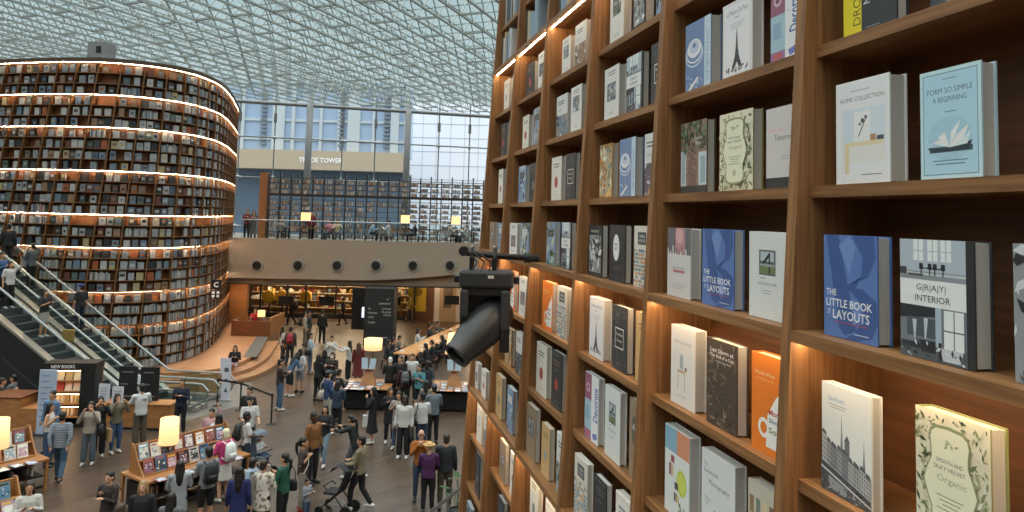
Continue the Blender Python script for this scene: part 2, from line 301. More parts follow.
def a_velvet(a, r, side=False):
    a.R(0, 0, 1, 1, 'd9d3bd'); a.scatter(340, ['6f774e', '525d3c', '828a5e', '9a9e76', '434f34', 'e2dcc8', 'cfc9b2'], .03, .02, .97, .98, .02, .075, r, .32)
    def plaque(k, c):
        pts = []
        for i in range(28):
            t = 2*math.pi*i/28; v = .5+.40*math.sin(t)*k; wv = .30+.05*math.cos(4*math.pi*(v-.5)*1.3); pts.append((.5+math.copysign(abs(math.cos(t))**.45, math.cos(t))*wv*k, v))
        a.poly(pts, c)
    plaque(1.06, '8f946c'); plaque(1, 'e4dcc2'); 
    a.scatter(8, ['9aa37a'], .4, .77, .6, .82, .02, .04, r); a.T('SMOOTH AND', .5, .67, .36, '4d4b3c', ht=.028); a.T('SILKY VELVET', .5, .62, .42, '4d4b3c', ht=.028); a.T('Organic', .53, .54, .4, '9aa37a', ht=.06); a.lines(.32, .68, .42, 4, '97927b'); a.C(.5, .22, .05, 'b5b294')
def a_bowl(a, r):
    a.R(0, 0, .76, 1, '6f86ad'); a.R(.76, 0, 1, 1, 'b9cbd9'); a.T('THE NEW CLASSIC', .88, .45, .95, '7f97b1', ht=.09, rot=1) if a.w < a.h else None
    for r_, v, c in ((.36, .52, 'c3cddd'), (.33, .53, '5f78a5'), (.33, .56, 'd8dfe8'), (.3, .57, '7189b3'), (.28, .62, 'e3e7ee'), (.2, .64, 'b9c4d7'), (.07, .66, '6b7ca0')): a.C(.36, v, r_, c, .62)
    a.scatter(26, ['cfd8e6', '5a719d', '8fa2c4'], .02, .02, .74, .25, .02, .07, r); a.poly([(.1, .03), (.5, .2), (.55, .17), (.2, .02)], 'e6e9ee')
def a_paris(a, r):
    a.R(.04, .03, .96, .97, 'bdb9bb'); a.R(.055, .04, .945, .96, 'dcdadd'); a.T('La Maison De Paris', .5, .86, .74, '77747a', ht=.06); a.L(.42, .78, .58, .78, .003, '77747a'); a.lines(.24, .76, .7, 3, 'a5a2a6'); K = '3a3c42'
    a.poly([(.485, .57), (.515, .57), (.54, .36), (.58, .25), (.68, .12), (.58, .12), (.5, .2), (.42, .12), (.32, .12), (.42, .25), (.46, .36)], K); a.L(.5, .55, .5, .62, .004, K); a.R(.44, .33, .56, .345, K); a.R(.4, .23, .6, .25, K); a.scatter(40, [K, '5c5f66', '8b8d92'], .14, .08, .88, .14, .02, .05, r)
def a_decorate(a, r):
    a.R(0, 0, .5, 1, '9db8c6'); a.R(0, .6, .5, 1, '8f5a72'); a.R(0, .0, .5, .14, '8d6f9a'); a.R(.5, 0, 1, 1, 'd9dae0'); a.T('Decorate', .8, .58, .8, '4a5f98', ht=.2, rot=1, bold=.02); a.lines(.56, .64, .6, 1, '777777')
    a.C(.24, .78, .14, 'c9a6b5', .8); a.C(.24, .78, .07, '6e3f55', .8); a.R(.08, .04, .4, .12, 'b45d62'); a.poly([(.6, .12), (.9, .16), (.95, .08), (.66, .04)], '6b7ab5'); a.R(.1, .3, .36, .5, '86a6ba')
def a_cottage(a, r):
    a.R(0, 0, 1, 1, '8d7466'); a.R(0, 0, 1, .1, '3d3b3a'); a.R(.0, .1, .22, .62, 'b7bcbe'); a.R(.05, .14, .17, .58, '93a1a8'); a.R(.7, .1, 1, .56, 'bcc3c6'); a.R(.78, .14, .96, .5, '93a6b0'); a.R(.3, .1, .62, .7, '7c6357')
    a.scatter(120, ['2f3d2c', '45543d', '586850', '27301f', '6d7d64'], 0, .6, 1, 1, .03, .1, r); a.scatter(30, ['6b574c', '947c6e', 'a58d7f'], .24, .12, .68, .6, .02, .05, r); a.T('Summer', .72, .76, .32, 'c9cdc8', ht=.05); a.T('Shed', .7, .69, .2, 'c9cdc8', ht=.05)
def a_tomorrow(a, r):
    a.R(0, 0, 1, .13, '2e3338'); a.R(0, .13, 1, 1, 'c6c2c0'); a.T('build for', .34, .72, .5, 'd4a9a6', ht=.06, bold=.02); a.T('Tomorrow', .6, .62, .62, '36383a', ht=.07); a.lines(.5, .8, .38, 2, '9b9795')
def a_skyline(a, r):
    a.R(0, 0, 1, 1, 'c9c6c5'); a.R(0, .62, 1, 1, '6d6a70'); a.R(.35, .62, .75, 1, 'b9888c'); a.C(.52, .9, .16, 'd0a3a3')
    for i, h in enumerate((.7, .66, .74, .64, .6, .66, .58, .7, .6)): a.R(i*.11, .5, i*.11+.06, h, 'cfcccb'); a.R(i*.11+.07, .62, i*.11+.1, h+.08, '4d4b52')
    a.T('BRANCHE', .5, .42, .5, '77737a', ht=.03); a.R(.26, .355, .76, .39, 'b0686b'); a.lines(.2, .8, .18, 3, 'a19d9c')
def a_archi(a, r):
    a.R(0, 0, 1, 1, 'd2d4d3')
    for i in range(28): a.R(0, i/28, 1, i/28+.004, 'c3c6c5')
    a.R(.28, .5, .72, .79, '59605f'); a.R(.32, .66, .68, .77, 'aab6bd'); a.R(.3, .52, .7, .6, '6d7c55'); a.L(.34, .6, .56, .74, .012, '2f3334'); a.R(.54, .52, .58, .76, '2f3334'); a.R(.3, .6, .7, .63, '8f989a'); a.T('ARCHITECTURE', .5, .4, .5, '7d7f80', ht=.03); a.lines(.3, .46, .46, 1, '9b7f7a'); a.lines(.36, .62, .32, 2, '9b9d9d')
def a_vase(a, r):
    a.R(.05, .03, .95, .97, 'dcd6d0'); a.T('HOME COLLECTION', .5, .8, .7, '8d8780', ht=.032); a.R(.3, .42, .62, .45, 'b79a7d'); a.L(.34, .42, .3, .2, .006, 'b79a7d'); a.L(.58, .42, .62, .2, .006, 'b79a7d'); a.R(.38, .45, .54, .66, 'c6c9cb'); a.R(.4, .47, .52, .64, '9fa8ac'); a.C(.64, .48, .04, '6f5b4c'); a.lines(.3, .7, .12, 1, 'a8a29b')
def a_storm(a, r):
    a.R(0, 0, 1, 1, '4a4038'); a.scatter(90, ['6b5b4c', '3a322c', '7d6c5b', '2b2521', '8b7a68'], 0, 0, 1, 1, .04, .14, r, .2); W = 'e9e2d8'; a.T('Last Storm at', .52, .88, .76, W, ht=.05, bold=.02); a.T('The End of a City', .52, .81, .8, W, ht=.05, bold=.02); a.T('A Story of the Rain', .56, .755, .5, W, ht=.028)
def a_cat(a, r):
    a.R(0, 0, 1, 1, 'd8772a'); a.T('Wendy Wood', .4, .8, .6, 'f2dcc0', ht=.045); a.lines(.12, .68, .74, 1, 'eab27a'); W = 'f1e6da'
    a.poly([(.45, .08), (.95, .08), (1, .35), (1, .68), (.93, .74), (.88, .66), (.75, .6), (.62, .5), (.5, .4)], W); a.C(.38, .26, .17, W, 1); a.C(.38, .26, .1, 'd8772a', 1)
    for i, (t, c) in enumerate((('Mons', 'b0443a'), ('Shop', '3d6a8d'), ('Soo', '5c7d3a'))): a.T(t, .72, .44-.09*i, .36, c, ht=.06, bold=.02)
def a_palette(a, r):
    a.R(0, 0, 1, 1, 'd3d6d5'); a.R(0, .72, .5, 1, '7fa6bb'); a.R(.5, .72, 1, 1, 'c98a6b'); a.C(.7, .43, .2, 'b4c04a', 1.1); a.C(.7, .43, .15, 'c2cc62', 1.1); a.R(.26, .6, .4, .68, '8b4a52')
    for i, c in enumerate(('7a3d4a', 'b39a86', 'd9c8b3')): a.R(.18+.08*i, .44, .25+.08*i, .58, c); a.R(.4+.07*i, .18, .46+.07*i, .28, ('3d3a38', 'a88d5a', 'c9b98d')[i])
    a.R(.42, .32, .56, .4, '4d4f50'); a.scatter(14, ['4d6a42', '7d8d5a'], .6, .05, .85, .2, .03, .07, r)
def a_photo(a, r):
    a.R(0, 0, 1, 1, 'cfcfcf'); a.T('The', .08, .86, .12, '55575a', ht=.04, left=True); a.T('Sustainable', .08, .79, .44, '55575a', ht=.045, left=True); a.T('Photography', .24, .68, .6, '3c3e41', ht=.06, left=True); a.R(.4, .1, .88, .42, '2f3236'); a.scatter(24, ['8d9194', '55595c', 'c3c6c8'], .42, .12, .86, .4, .02, .07, r); a.lines(.08, .3, .5, 3, '8d8f91')
def a_tan(a, r):
    a.R(0, 0, 1, 1, 'a8967a'); a.R(0, .62, 1, 1, 'bab3a4')
    for i in range(5): a.R(.05+.19*i, .7, .17+.19*i, .86, ('8a6f52', '6d7a70', 'c9b98d', '7a5a4a', '93876d')[i])
    a.lines(.2, .8, .45, 3, '6f624e')
def a_yellow(a, r):
    a.R(0, 0, .36, 1, 'd9c92f'); a.R(.36, 0, 1, 1, '35383c'); a.T('DRO', .27, .3, .36, '5a5420', ht=.14, rot=1); a.T('NOW', .46, .5, .3, 'd8dade', ht=.12, rot=1); a.C(.86, .78, .42, 'd3d6da'); a.lines(.44, .7, .06, 1, '9b9b9b')
def a_dark_label(a, r):
    a.scatter(40, ['4b4f54', '33373b', '5d6166', '26282b'], 0, 0, 1, 1, .05, .16, r, .3); a.R(.22, .34, .8, .66, 'd6d3ca'); a.R(.25, .36, .77, .64, '2f3235'); a.T('Portfolio', .51, .56, .42, 'e6e2d8', ht=.05); a.T('Design', .51, .46, .34, 'e6e2d8', ht=.05)
def a_ghost(a, r):
    a.scatter(16, ['2c2e31', '36383b'], 0, 0, 1, 1, .08, .2, r); a.C(.44, .6, .2, 'e2e4e4', 1.5); a.R(.3, .46, .58, .6, 'e2e4e4'); a.T('little', .44, .66, .22, '36383b', ht=.05); a.T('GHOST', .44, .58, .26, '36383b', ht=.05); a.lines(.24, .76, .26, 2, '6f7173')
def a_bw(a, r):
    a.R(.08, .08, .92, .8, '8b8d8f'); a.scatter(46, ['1f2123', '45484b', 'c9cccd', 'e3e4e4', '2f3234'], .1, .1, .9, .78, .05, .16, r, .4); a.T('PORTRAIT', .5, .88, .6, 'c9cacb', ht=.05)
def a_mosaic(a, r):
    a.R(0, 0, 1, 1, 'cfcac0')
    for i in range(9):
        for j in range(10): a.R(i/9+.01, j/16+.01, i/9+.095, j/16+.055, r.choice(['6f8fa8', 'c98b4a', 'b7b2a6', '8a8d8f', 'd8d3c6', '4d6a86']))
    a.R(.26, .7, .78, .9, '45484b'); a.T('OPEN', .52, .83, .34, 'e4e2dc', ht=.05); a.T('HOUSE', .52, .76, .36, 'e4e2dc', ht=.05)
def a_paint(a, r): a.R(.06, .04, .94, .96, 'b5a58c'); a.scatter(70, ['c2702c', 'd8b36b', '7d7a5c', 'e6ddc8', '8f6a3c', '6f8a8d'], .05, .03, .95, .97, .06, .2, r, .4)
def a_pic(a, r, bgc=None):
    c = r.choice(['55626c', '6d7a80', '8a7a68', '4c5a50', '7a6a72', '3f4a58']); v = r.choice((.28, .36, .44)); a.R(.2, v, .8, v+.34, c); a.scatter(14, ['c9ccce', '2f3336', '9aa3a8', 'b59a7a'], .24, v+.03, .76, v+.3, .04, .12, r); a.lines(.22, .78, .9, 2, '77797b', .05, .018); a.lines(.3, .7, .14, 2, '97999b')
def a_half(a, r): c = r.choice(['3c434a', '6a7f92', '8b6f58', '5d5560', '7f8f8a']); a.R(0, 0, 1, .52, c); a.scatter(22, ['c3c8cb', '2b2f33', '8d9498', 'a8896a', '5b7085'], 0, .02, 1, .5, .05, .16, r); a.lines(.14, .7, .84, 2, '5f6163', .06, .025); a.lines(.14, .5, .66, 2, '97999b')
def a_full(a, r): cols = r.choice([['7690ad', '4b6a92', 'c3d0da', '2f4258'], ['54585c', '8b8f92', 'c6c9ca', '2c2f32'], ['8d7a62', 'b5a48a', '5a4c3e', 'd6c9b2'], ['5c6a52', '8b967a', '38432f', 'c3c7b2']]); a.scatter(44, cols, 0, 0, 1, 1, .06, .22, r, .4); a.R(.2, .66, .8, .82, r.choice(['d8d9d9', '2d3033'])); a.lines(.28, .72, .75, 2, '8b8d8f', .05, .018)
def a_min(a, r): a.R(.07, .05, .93, .055, 'a8a8a4'); a.R(.07, .945, .93, .95, 'a8a8a4'); a.R(.3, .66, .7, .665, 'a8a8a4'); a.lines(.2, .8, .82, 2, r.choice(['5d5f61', '8a6a4c', '4a6484']), .06, .024); a.C(.5, .42, .16, r.choice(['8aa0b0', 'b08a6a', '6f7375', 'a33d34'])); a.lines(.3, .7, .12, 1, '8d8f91')
# each design: (art, board colour, how the cover looks)
DES = dict(home=(a_home, 'dcdde0', 'white HOME COLLECTION'), form=(a_form, 'b5d0de', 'pale blue FORM SO SIMPLE'), layout=(a_layout, '5674ad', 'blue THE LITTLE BOOK OF LAYOUTS'), gray=(a_gray, '3a3c3e', 'grey photo GRAY INTERIOR'),
  town=(a_town, 'e6e0d8', 'cream Stockholm town'), velvet=(a_velvet, '8b8f5f', 'green leafy plaque'), bowl=(a_bowl, '7d93b5', 'blue stacked-bowls'), paris=(a_paris, 'd8d6d8', 'white iron-tower drawing'), deco=(a_decorate, 'd0d2d8', 'Decorate'),
  cottage=(a_cottage, '55504a', 'dark leafy doorway'), tomorrow=(a_tomorrow, 'c6c2c0', 'grey Tomorrow'), skyline=(a_skyline, 'c9c6c5', 'white city skyline'), archi=(a_archi, 'd2d4d3', 'white ARCHITECTURE'), vase=(a_vase, 'ded8d2', 'cream stool-and-vase'),
  storm=(a_storm, '4a4038', 'dark brown Last Storm'), cat=(a_cat, 'd8772a', 'orange white-cat'), palette=(a_palette, 'cfd2d2', 'white colour-swatch'), photo=(a_photo, 'cacaca', 'pale Sustainable Photography'), tan=(a_tan, 'a8967a', 'tan swatch'), yellow=(a_yellow, '35383c', 'black and yellow'),
  label=(a_dark_label, '3a3d40', 'dark framed-title'), ghost=(a_ghost, '2e3033', 'black pale-figure'), bw=(a_bw, '26282a', 'black photo'), mosaic=(a_mosaic, 'd3cec4', 'white mosaic-pattern'), paint=(a_paint, 'b5803f', 'ochre painted'),
  pic=(a_pic, 'd6d5d2', 'white small-picture'), half=(a_half, 'cfd0cf', 'white half-photo'), full=(a_full, '8b8f93', 'full-picture'), min=(a_min, 'd9d4ca', 'plain pale'), dark=(a_min, '303336', 'plain dark'), blue=(a_full, '7f97b1', 'grey-blue picture'), gold=(a_min, 'c0a070', 'plain gold'), brown=(a_pic, '8f7a66', 'brown small-picture'))
def make_book(w, h, d, des, seed):
    art, bc, _ = DES[des]; r = random.Random(seed); t = .0045; m = mat('board_'+bc, ink(bc), .5); hb = .004
    mb = MB(); mb.prism([(0, 0), (w, 0), (w, t), (t, t), (t, d-t), (w, d-t), (w, d), (0, d)], 0, h); o = mb.build('book', m)
    pw = MB(); pw.box((t, t, hb), (w-.006, d-t, h-hb)); pw.build('page_block', PAPER, o)
    a = Art(w, h); art(a, r)
    if a.mb.v: a.mb.build('cover_pattern', PRINT, o)
    return o
# the books of the near bookcase: (bay, row, design, left, right, right side, top) measured on the photograph, row 0 stands on the middle lit shelf
NB = '''6 2 yellow 843.5 897 909 -18|6 2 half 930 985 998 -35|6 1 home 836 889 907 86|6 1 form 920 982 998 75|6 0 layout 824 877 892 235|6 0 gray 900 974 993 239|6 0 full 1012.7 1092 1110 244|6 -1 town 822 871 881 381|6 -1 velvet 915.5 991 1009 405
5 2 bowl 686 711 722 27|5 2 paris 723 753 764.5 8|5 2 deco 771 801 813 -12|5 1 cottage 681.5 707 716 125|5 1 velvet 720 752.5 763 116|5 1 tomorrow 766.5 797 808 110.5|5 0 skyline 668 691.5 702 228|5 0 layout 702.7 734 744.6 229|5 0 archi 749.6 786 797 231.5|5 -1 vase 671.5 695 707 324|5 -1 storm 707 737.4 749 337|5 -1 cat 752 784 797 351|5 -2 palette 665.6 690.5 702 423|5 -2 photo 702 734.6 746.5 447|5 -2 tan 748.4 784 797 477.6|5 3 pic 690 715 726 -60
4 3 pic 611 624.5 632.5 -22|4 3 bw 633.7 646 656 -32|4 3 blue 657 672 681 -42|4 2 pic 605 619.5 627 71|4 2 gray 627 643 650 59|4 2 label 651.5 668 676 46|4 1 paint 600 613 619.5 146|4 1 bowl 620 635.7 643.7 140.5|4 1 half 645 660 668 135|4 0 bw 589 603 609.5 225|4 0 ghost 610 626 633 225|4 0 mosaic 634.5 650 659 226|4 -1 paris 590 604 612.5 296|4 -1 label 612.8 627.5 635 304|4 -1 gold 636 651 660 311|4 -2 deco 585.5 599 605 371|4 -2 archi 605.5 621 627.7 384|4 -2 brown 630 645 654 397|4 -3 mosaic 575 587.6 593 452.7|4 -3 dark 594.5 607 613.7 473|4 -3 min 616 632 640 490
3 3 pic 562.5 570.5 574.5 41|3 3 half 575.5 586 592 27|3 2 half 557 567.5 570.8 98|3 2 pic 571.5 582 585.5 89|3 2 dark 587 597 601 80|3 1 min 552 562 565 158.5|3 1 label 566 576 580 155|3 1 brown 582 592 597 151|3 0 blue 547 556 561 222|3 0 gray 562 571.5 576 222.5|3 0 tan 577.5 588 593 223|3 -1 cat 543 552.5 555 280.5|3 -1 mosaic 557.5 567 572 285.5|3 -2 min 537 548 551 341|3 -2 dark 552 562 567 349|3 -2 bw 568.5 579 584 358|3 -3 brown 527 536 541 401.6|3 -3 gold 542 550 555 421.5|3 -3 half 557 567 572 431|3 -4 min 530.6 538.5 543 470|3 -4 vase 546 555 560 488
2 3 dark 527 534 537 66|2 3 pic 538.5 545 549 55|2 2 min 523 529 532 117.5|2 2 blue 533.5 541 545 110|2 1 blue 519 526 529 167|2 1 dark 530 537 541 164|2 0 pic 510 517 520 223|2 0 blue 521 529 533 223|2 -1 cat 508.5 515 518 270|2 -1 pic 519.5 527 531 276|2 -2 paint 505.5 512 515 326|2 -2 half 516.5 523 527 331|2 -3 gold 496.4 502.5 506 372.5|2 -3 blue 507.5 514 517.5 385|2 -4 brown 500 506 509 437|2 -4 min 510.5 517 520 450|2 -5 dark 498 504 507 494
1 3 min 504.5 509.5 512 82|1 3 vase 513 518 521 75|1 2 dark 501.5 506.5 508.5 125|1 2 blue 509.5 514 516 120|1 1 min 499 503.5 505.5 170|1 1 label 506.5 511 514 167|1 0 brown 490 495 497 222|1 0 blue 498.5 503 506 223|1 -1 cat 486.5 491 493.5 267|1 -1 pic 494.5 499.5 502 271|1 -2 dark 484 489 491 315|1 -2 tan 492 496 498.5 319|1 -3 pic 474 478.5 481 360|1 -3 min 482 486 488.5 368|1 -4 vase 477.5 482 484 400|1 -4 half 485 489 491 408|1 -5 dark 476 480.5 482.5 450|1 -5 label 483 487 489 458|1 -6 blue 467 471.5 474 500'''
BAY = {6: 'nearest bay', 5: 'second-nearest bay', 4: 'third-nearest bay', 3: 'fourth-nearest bay', 2: 'fifth-nearest bay', 1: 'farthest bay'}
ROWN = {3: 'lit row under upper light strip', 2: 'two shelves above middle light strip', 1: 'one shelf above middle light strip', 0: 'standing on middle lit shelf', -1: 'lit row under middle strip', -2: 'second row under middle strip', -3: 'standing on lower lit shelf', -4: 'lit row under lower strip', -5: 'second row under lower strip', -6: 'third row under lower strip'}
O = Vector((0, 0, CAMH)); OL = RTI @ O; RI3 = RTI.to_3x3()
def hit(u, v, ax, val):
    d = RI3 @ ray(u, v); k = (val-OL[ax])/d[ax]; return OL+d*k
rows = {}
for ln in NB.replace('\n', '|').split('|'):
    b, j, des, uL, uR, uS, vt = ln.split(); rows.setdefault((int(b), int(j)), []).append((des, *map(float, (uL, uR, uS, vt))))
NEARBOOKS = []
for (b, j), L in rows.items():
    lo, hi = POSTX[b-1]+.004, POSTX[b]-.054; zs = ROWH*j; yf = BATT*zs+(.03 if j not in (0, -3, 4) else .01); end = lo
    for i, (des, uL, uR, uS, vt) in enumerate(L):
        P = hit(uL, vt, 1, yf); h = min(.375, max(.24, P.z-zs)); x0 = max(end, P.x); w_ = max(.12, min(.26, hit(uR, vt, 1, yf).x-x0)); x1 = min(hi, x0+w_)
        if x1-x0 < .1: x0 = max(end, x1-.12)
        d = min(.12, max(.035, hit(uS, vt, 0, x1).y-yf)); o = make_book(x1-x0, h, d, des, b*31+j*7+i)
        o.matrix_world = RT @ Matrix.Translation((x0, yf, zs+.0015)) @ Matrix.Rotation(random.uniform(-.015, .015), 4, 'Z'); end = x1+.012
        pos = ('left', 'right') if len(L) == 2 else ('left', 'middle', 'right'); pos = '' if len(L) == 1 else ', '+pos[i]
        tag(o, f'{DES[des][2]} book, {BAY[b]}, {ROWN[j]}{pos}', 'book', 'display books on the near bookcase'); NEARBOOKS.append(o)
# upright spines two rows high above the upper strip, in the far bays
for b, j, n in ((3, 4, 5), (2, 4, 8), (1, 4, 8), (1, 5, 8)):
    x = POSTX[b-1]+.05; zs = ROWH*j
    for i in range(n):
        t = random.uniform(.035, .06); h = random.uniform(.27, .36); c = random.choice(['d8d8d6', '8fa6bd', '55585c', 'c9b48d', '9ab0c0', 'b7b9ba', '3a3d40']); yf = BATT*zs+.02
        mb = MB(); mb.prism([(0, .17), (0, .012), (.004, 0), (t-.004, 0), (t, .012), (t, .17), (t-.004, .17), (t-.004, .02), (.004, .02), (.004, .17)], 0, h); o = mb.build('book', cmat(c, .5))
        B((.004, .02, .005), (t-.004, .165, h-.005)).build('page_block', PAPER, o); o.matrix_world = RT @ Matrix.Translation((x, yf, zs+.0015)); x += t+.004
        nm = {'d8d8d6': 'white', '8fa6bd': 'blue', '55585c': 'grey', 'c9b48d': 'tan', '9ab0c0': 'pale blue', 'b7b9ba': 'silver', '3a3d40': 'black'}[c]
        tag(o, f'{nm} spine-out book, {BAY[b]}, {"row" if j == 4 else "second row"} above upper light strip, {ORD[i]} along', 'book', 'spine-out books above the upper strip')

# moving head stage light hung on an arm from the near bookcase
fx = thing('stage_light', 'black moving head stage light hanging on an arm in front of oak bookcase', 'light', (-.165, 5.41, 6.62))
def fbox(lo, hi, nm, m=BLK, bv=.012, par=None): return bevel(B(lo, hi).build(nm, m, par or fx), bv)
MB().tube([(.36, .10, .085), (.05, .02, .10), (-.16, -.02, .12)], .022, 10, round_ends=False).build('arm', BLK, fx)
MB().tube([(.37, .10, .085), (.27, .08, .088)], .034, 12, round_ends=False).build('arm_bracket', DGR, fx)
for x in (-.1, .06):
    fbox((x-.018, -.02, .0), (x+.018, .03, .09), 'clamp', BLK, .006); MB().tube([(x, .005, .1), (x, .005, .16)], .014, 8).build('clamp_bolt', STEEL, fx)
MB().tube([(-.16, -.05, .13), (-.16, .06, .13)], .035, 14, round_ends=False).build('clamp_knob', BLK, fx)
cb = MB()
for k in range(3): cb.tube([(-.12+.03*k, -.02, .12), (-.06+.05*k, -.07, .06), (-.1+.06*k, -.1, -.02)], .007, 6)
cb.build('cable', BLK, fx)
fbox((-.18, -.12, -.12), (.2, .12, 0), 'base_box', DGR, .02); fbox((-.22, -.05, -.09), (-.18, .05, -.04), 'handle', BLK, .008); fbox((.2, -.05, -.09), (.24, .05, -.04), 'handle', BLK, .008)
fbox((.02, -.125, -.05), (.06, -.118, -.03), 'indicator', PAPER, .001)
yk = MB(); yk.box((-.16, -.09, -.17), (.18, .11, -.12)); yk.box((-.11, .02, -.36), (.11, .11, -.17)); yk.build('yoke_bridge', BLK, fx)
for x0, x1, q in ((-.17, -.11, .3), (.11, .18, .44)):
    m_ = MB(); pts = [(-.12, -.13), (.12, -.13), (.13, -.13-q*.6), (.07, -.13-q), (-.05, -.13-q), (-.13, -.13-q*.6)]
    m_.add([(x, y, z) for x in (x0, x1) for y, z in pts], [tuple(range(5, -1, -1)), tuple(range(6, 12))]+[(k, (k+1) % 6, (k+1) % 6+6, k+6) for k in range(6)]); bevel(m_.build('yoke_arm', DGR, fx), .014)
hd = MB(); ax = Vector((-.60, -.52, -.61)).normalized(); c0 = Vector((.02, -.01, -.37))
prof = [(-.22, .02), (-.22, .10), (-.18, .135), (-.05, .165), (.08, .165), (.22, .14), (.34, .112), (.36, .116), (.39, .114), (.39, .09), (.36, .085)]
hd.lathe(c0, ax, [(a*.86, r_*.86) for a, r_ in prof], 32); ho = hd.build('lamp_head', mat('head_shell', '2d3033', .38), fx, smooth=True)
ho.modifiers.new('split', 'EDGE_SPLIT').split_angle = .6
MB().tube([c0+ax*.295, c0+ax*.31], [.074, .074], 24, round_ends=False).build('lens', mat('lens', '05070a', .1), ho)
u_ = ax.cross(Vector((0, 0, 1))).normalized(); n_ = u_.cross(ax)
vt_ = MB()
for k in range(7): vt_.bar(c0+ax*(-.02+.022*k)-n_*.07-u_*.117, c0+ax*(-.02+.022*k)+n_*.03-u_*.128, .004)
vt_.build('vent_slot', BLK, ho)
# ------------------------------------------------------------------ the hall: floor, roof, walls
def plank_floor():
    m = bpy.data.materials.new('plank_floor'); m.use_nodes = True; nt = m.node_tree; b = nt.nodes['Principled BSDF']; b.inputs['Roughness'].default_value = .32
    tc = nt.nodes.new('ShaderNodeTexCoord'); mp = nt.nodes.new('ShaderNodeMapping'); mp.inputs['Rotation'].default_value = (0, 0, math.radians(-52)); br = nt.nodes.new('ShaderNodeTexBrick')
    br.inputs['Scale'].default_value = 1; br.inputs['Brick Width'].default_value = 1.5; br.inputs['Row Height'].default_value = .16; br.inputs['Mortar Size'].default_value = .006
    br.inputs['Color1'].default_value = (*srgb('57463a'), 1); br.inputs['Color2'].default_value = (*srgb('45382d'), 1); br.inputs['Mortar'].default_value = (*srgb('382e26'), 1)
    n = nt.nodes.new('ShaderNodeTexNoise'); n.inputs['Scale'].default_value = 3; mx = nt.nodes.new('ShaderNodeMixRGB'); mx.blend_type = 'OVERLAY'; mx.inputs[0].default_value = .35
    nt.links.new(tc.outputs['Object'], mp.inputs[0]); nt.links.new(mp.outputs[0], br.inputs['Vector']); nt.links.new(tc.outputs['Object'], n.inputs['Vector'])
    nt.links.new(br.outputs['Color'], mx.inputs[1]); nt.links.new(n.outputs['Fac'], mx.inputs[2]); nt.links.new(mx.outputs[0], b.inputs['Base Color']); return m
FL = plank_floor()
tag(B((-45, -26, -.2), (24, 58, 0)).build('floor', FL), kind='structure')
mb = MB(); P0 = [(-14.5, 29.2), (-10.4, 31.4), (-9.2, 28.2), (-11.2, 24.2), (-14.5, 24.6)]; mb.prism(P0, 0, .004)
tag(mb.build('floor_tile_strip', mat('floor_tile', '6a6763', .4, noise=.15, nscale=2)), kind='structure')
ROOFZ = 14.6; A1 = Vector((math.sin(math.radians(18)), math.cos(math.radians(18)), 0)); A2 = Vector((-math.sin(math.radians(66)), math.cos(math.radians(66)), 0))
def wy(x): return 51.76+.27*(x+18.65)               # the line of the window wall
def inroof(p): return -44 < p.x < 22 and -25 < p.y < wy(p.x)-.2
low = MB(); web = MB(); top = MB(); SP, ST = 1.0, 1.35
C0 = Vector((-10, 20, ROOFZ))
def clip_wall(a, b):                                     # shorten a beam that would run through the window wall
    f = lambda p: wy(p.x)-.25-p.y
    fa, fb = f(a), f(b); return a.lerp(b, fa/(fa-fb))
def inx(p): return -44 < p.x < 22 and -25 < p.y
for i in range(-62, 52):
    o0 = C0+A2*(SP*i)
    for j in range(-48, 48):
        a, b = o0+A1*(ST*j), o0+A1*(ST*(j+1))
        if not (inroof(a) and inx(b)): continue
        cut_ = not inroof(b); e = clip_wall(a, b) if cut_ else b; up = Vector((0, 0, .8))
        low.bar(a, e, .036); top.bar(a+up, e+up, .022)
        if cut_: continue
        m_ = (a+b)/2+up; web.bar(a, m_, .018); web.bar(m_, b, .018)
        c = a+A2*SP
        if inroof(c):
            if (j+2*i) % 4 == 0: low.bar(a, c, .04)
            top.bar(a+up, c+up, .02)
            if (i+j) % 2: web.bar(a, c+up, .015)
tag(low.build('roof_beam_lower', ROOFM), kind='structure'); tag(web.build('roof_beam_web', ROOFM), kind='structure'); tag(top.build('roof_beam_upper', ROOFM), kind='structure')
mb = MB(); xs = [-45, -30, -15, 0, 12, 23]
mb.add([(x, y, ROOFZ+.95) for x in xs for y in (-26, wy(x)+.3)], [(2*i, 2*i+2, 2*i+3, 2*i+1) for i in range(5)])
tag(mb.build('roof_glass', GL_ROOF), kind='structure')
WALLM = mat('hall_wall', '8a7c6c', .8)
tag(B((-45.3, -26, 0), (-45, 58, 15.5)).build('wall_left', WALLM), kind='structure'); tag(B((-45, -26.3, 0), (24, -26, 15.5)).build('wall_back', WALLM), kind='structure')
tag(B((23.7, -26, 0), (24, 58, 15.5)).build('wall_right', WALLM), kind='structure')

# the window wall at the far end
def wpt(t, z): return Vector((-18.65+t, wy(-18.65+t), z))
FM = mat('window_steel', '6f7274', .45); col = MB(); rod = MB(); tr = MB(); fit = MB(); spr = MB(); pan = MB()
T0, T1 = -12, 21; tc0 = 4.34; dx = 6.67
cols = [tc0+dx*k for k in range(-2, 4)]
for t in cols: col.tube([wpt(t, 5.3), wpt(t, 15.2)], .24, 16, round_ends=False)
n = [tc0+dx*k+dx*f for k in range(-3, 3) for f in (1/3, 2/3)]
tz = [5.9, 9.25, 12.05, 14.45]
for t in n:
    rod.tube([wpt(t, 5.3), wpt(t, 15.2)], .045, 6, round_ends=False); spr.tube([wpt(t, 13.1), wpt(t, 13.75)], .11, 8, round_ends=False)
    for z in tz[:3]:
        p = wpt(t, z)
        for ax_ in ((.22, 0, 0), (0, 0, .2)): fit.tube([p-Vector(ax_), p+Vector(ax_)], .065, 6)
        fit.ell(p, (.13, .13, .13))
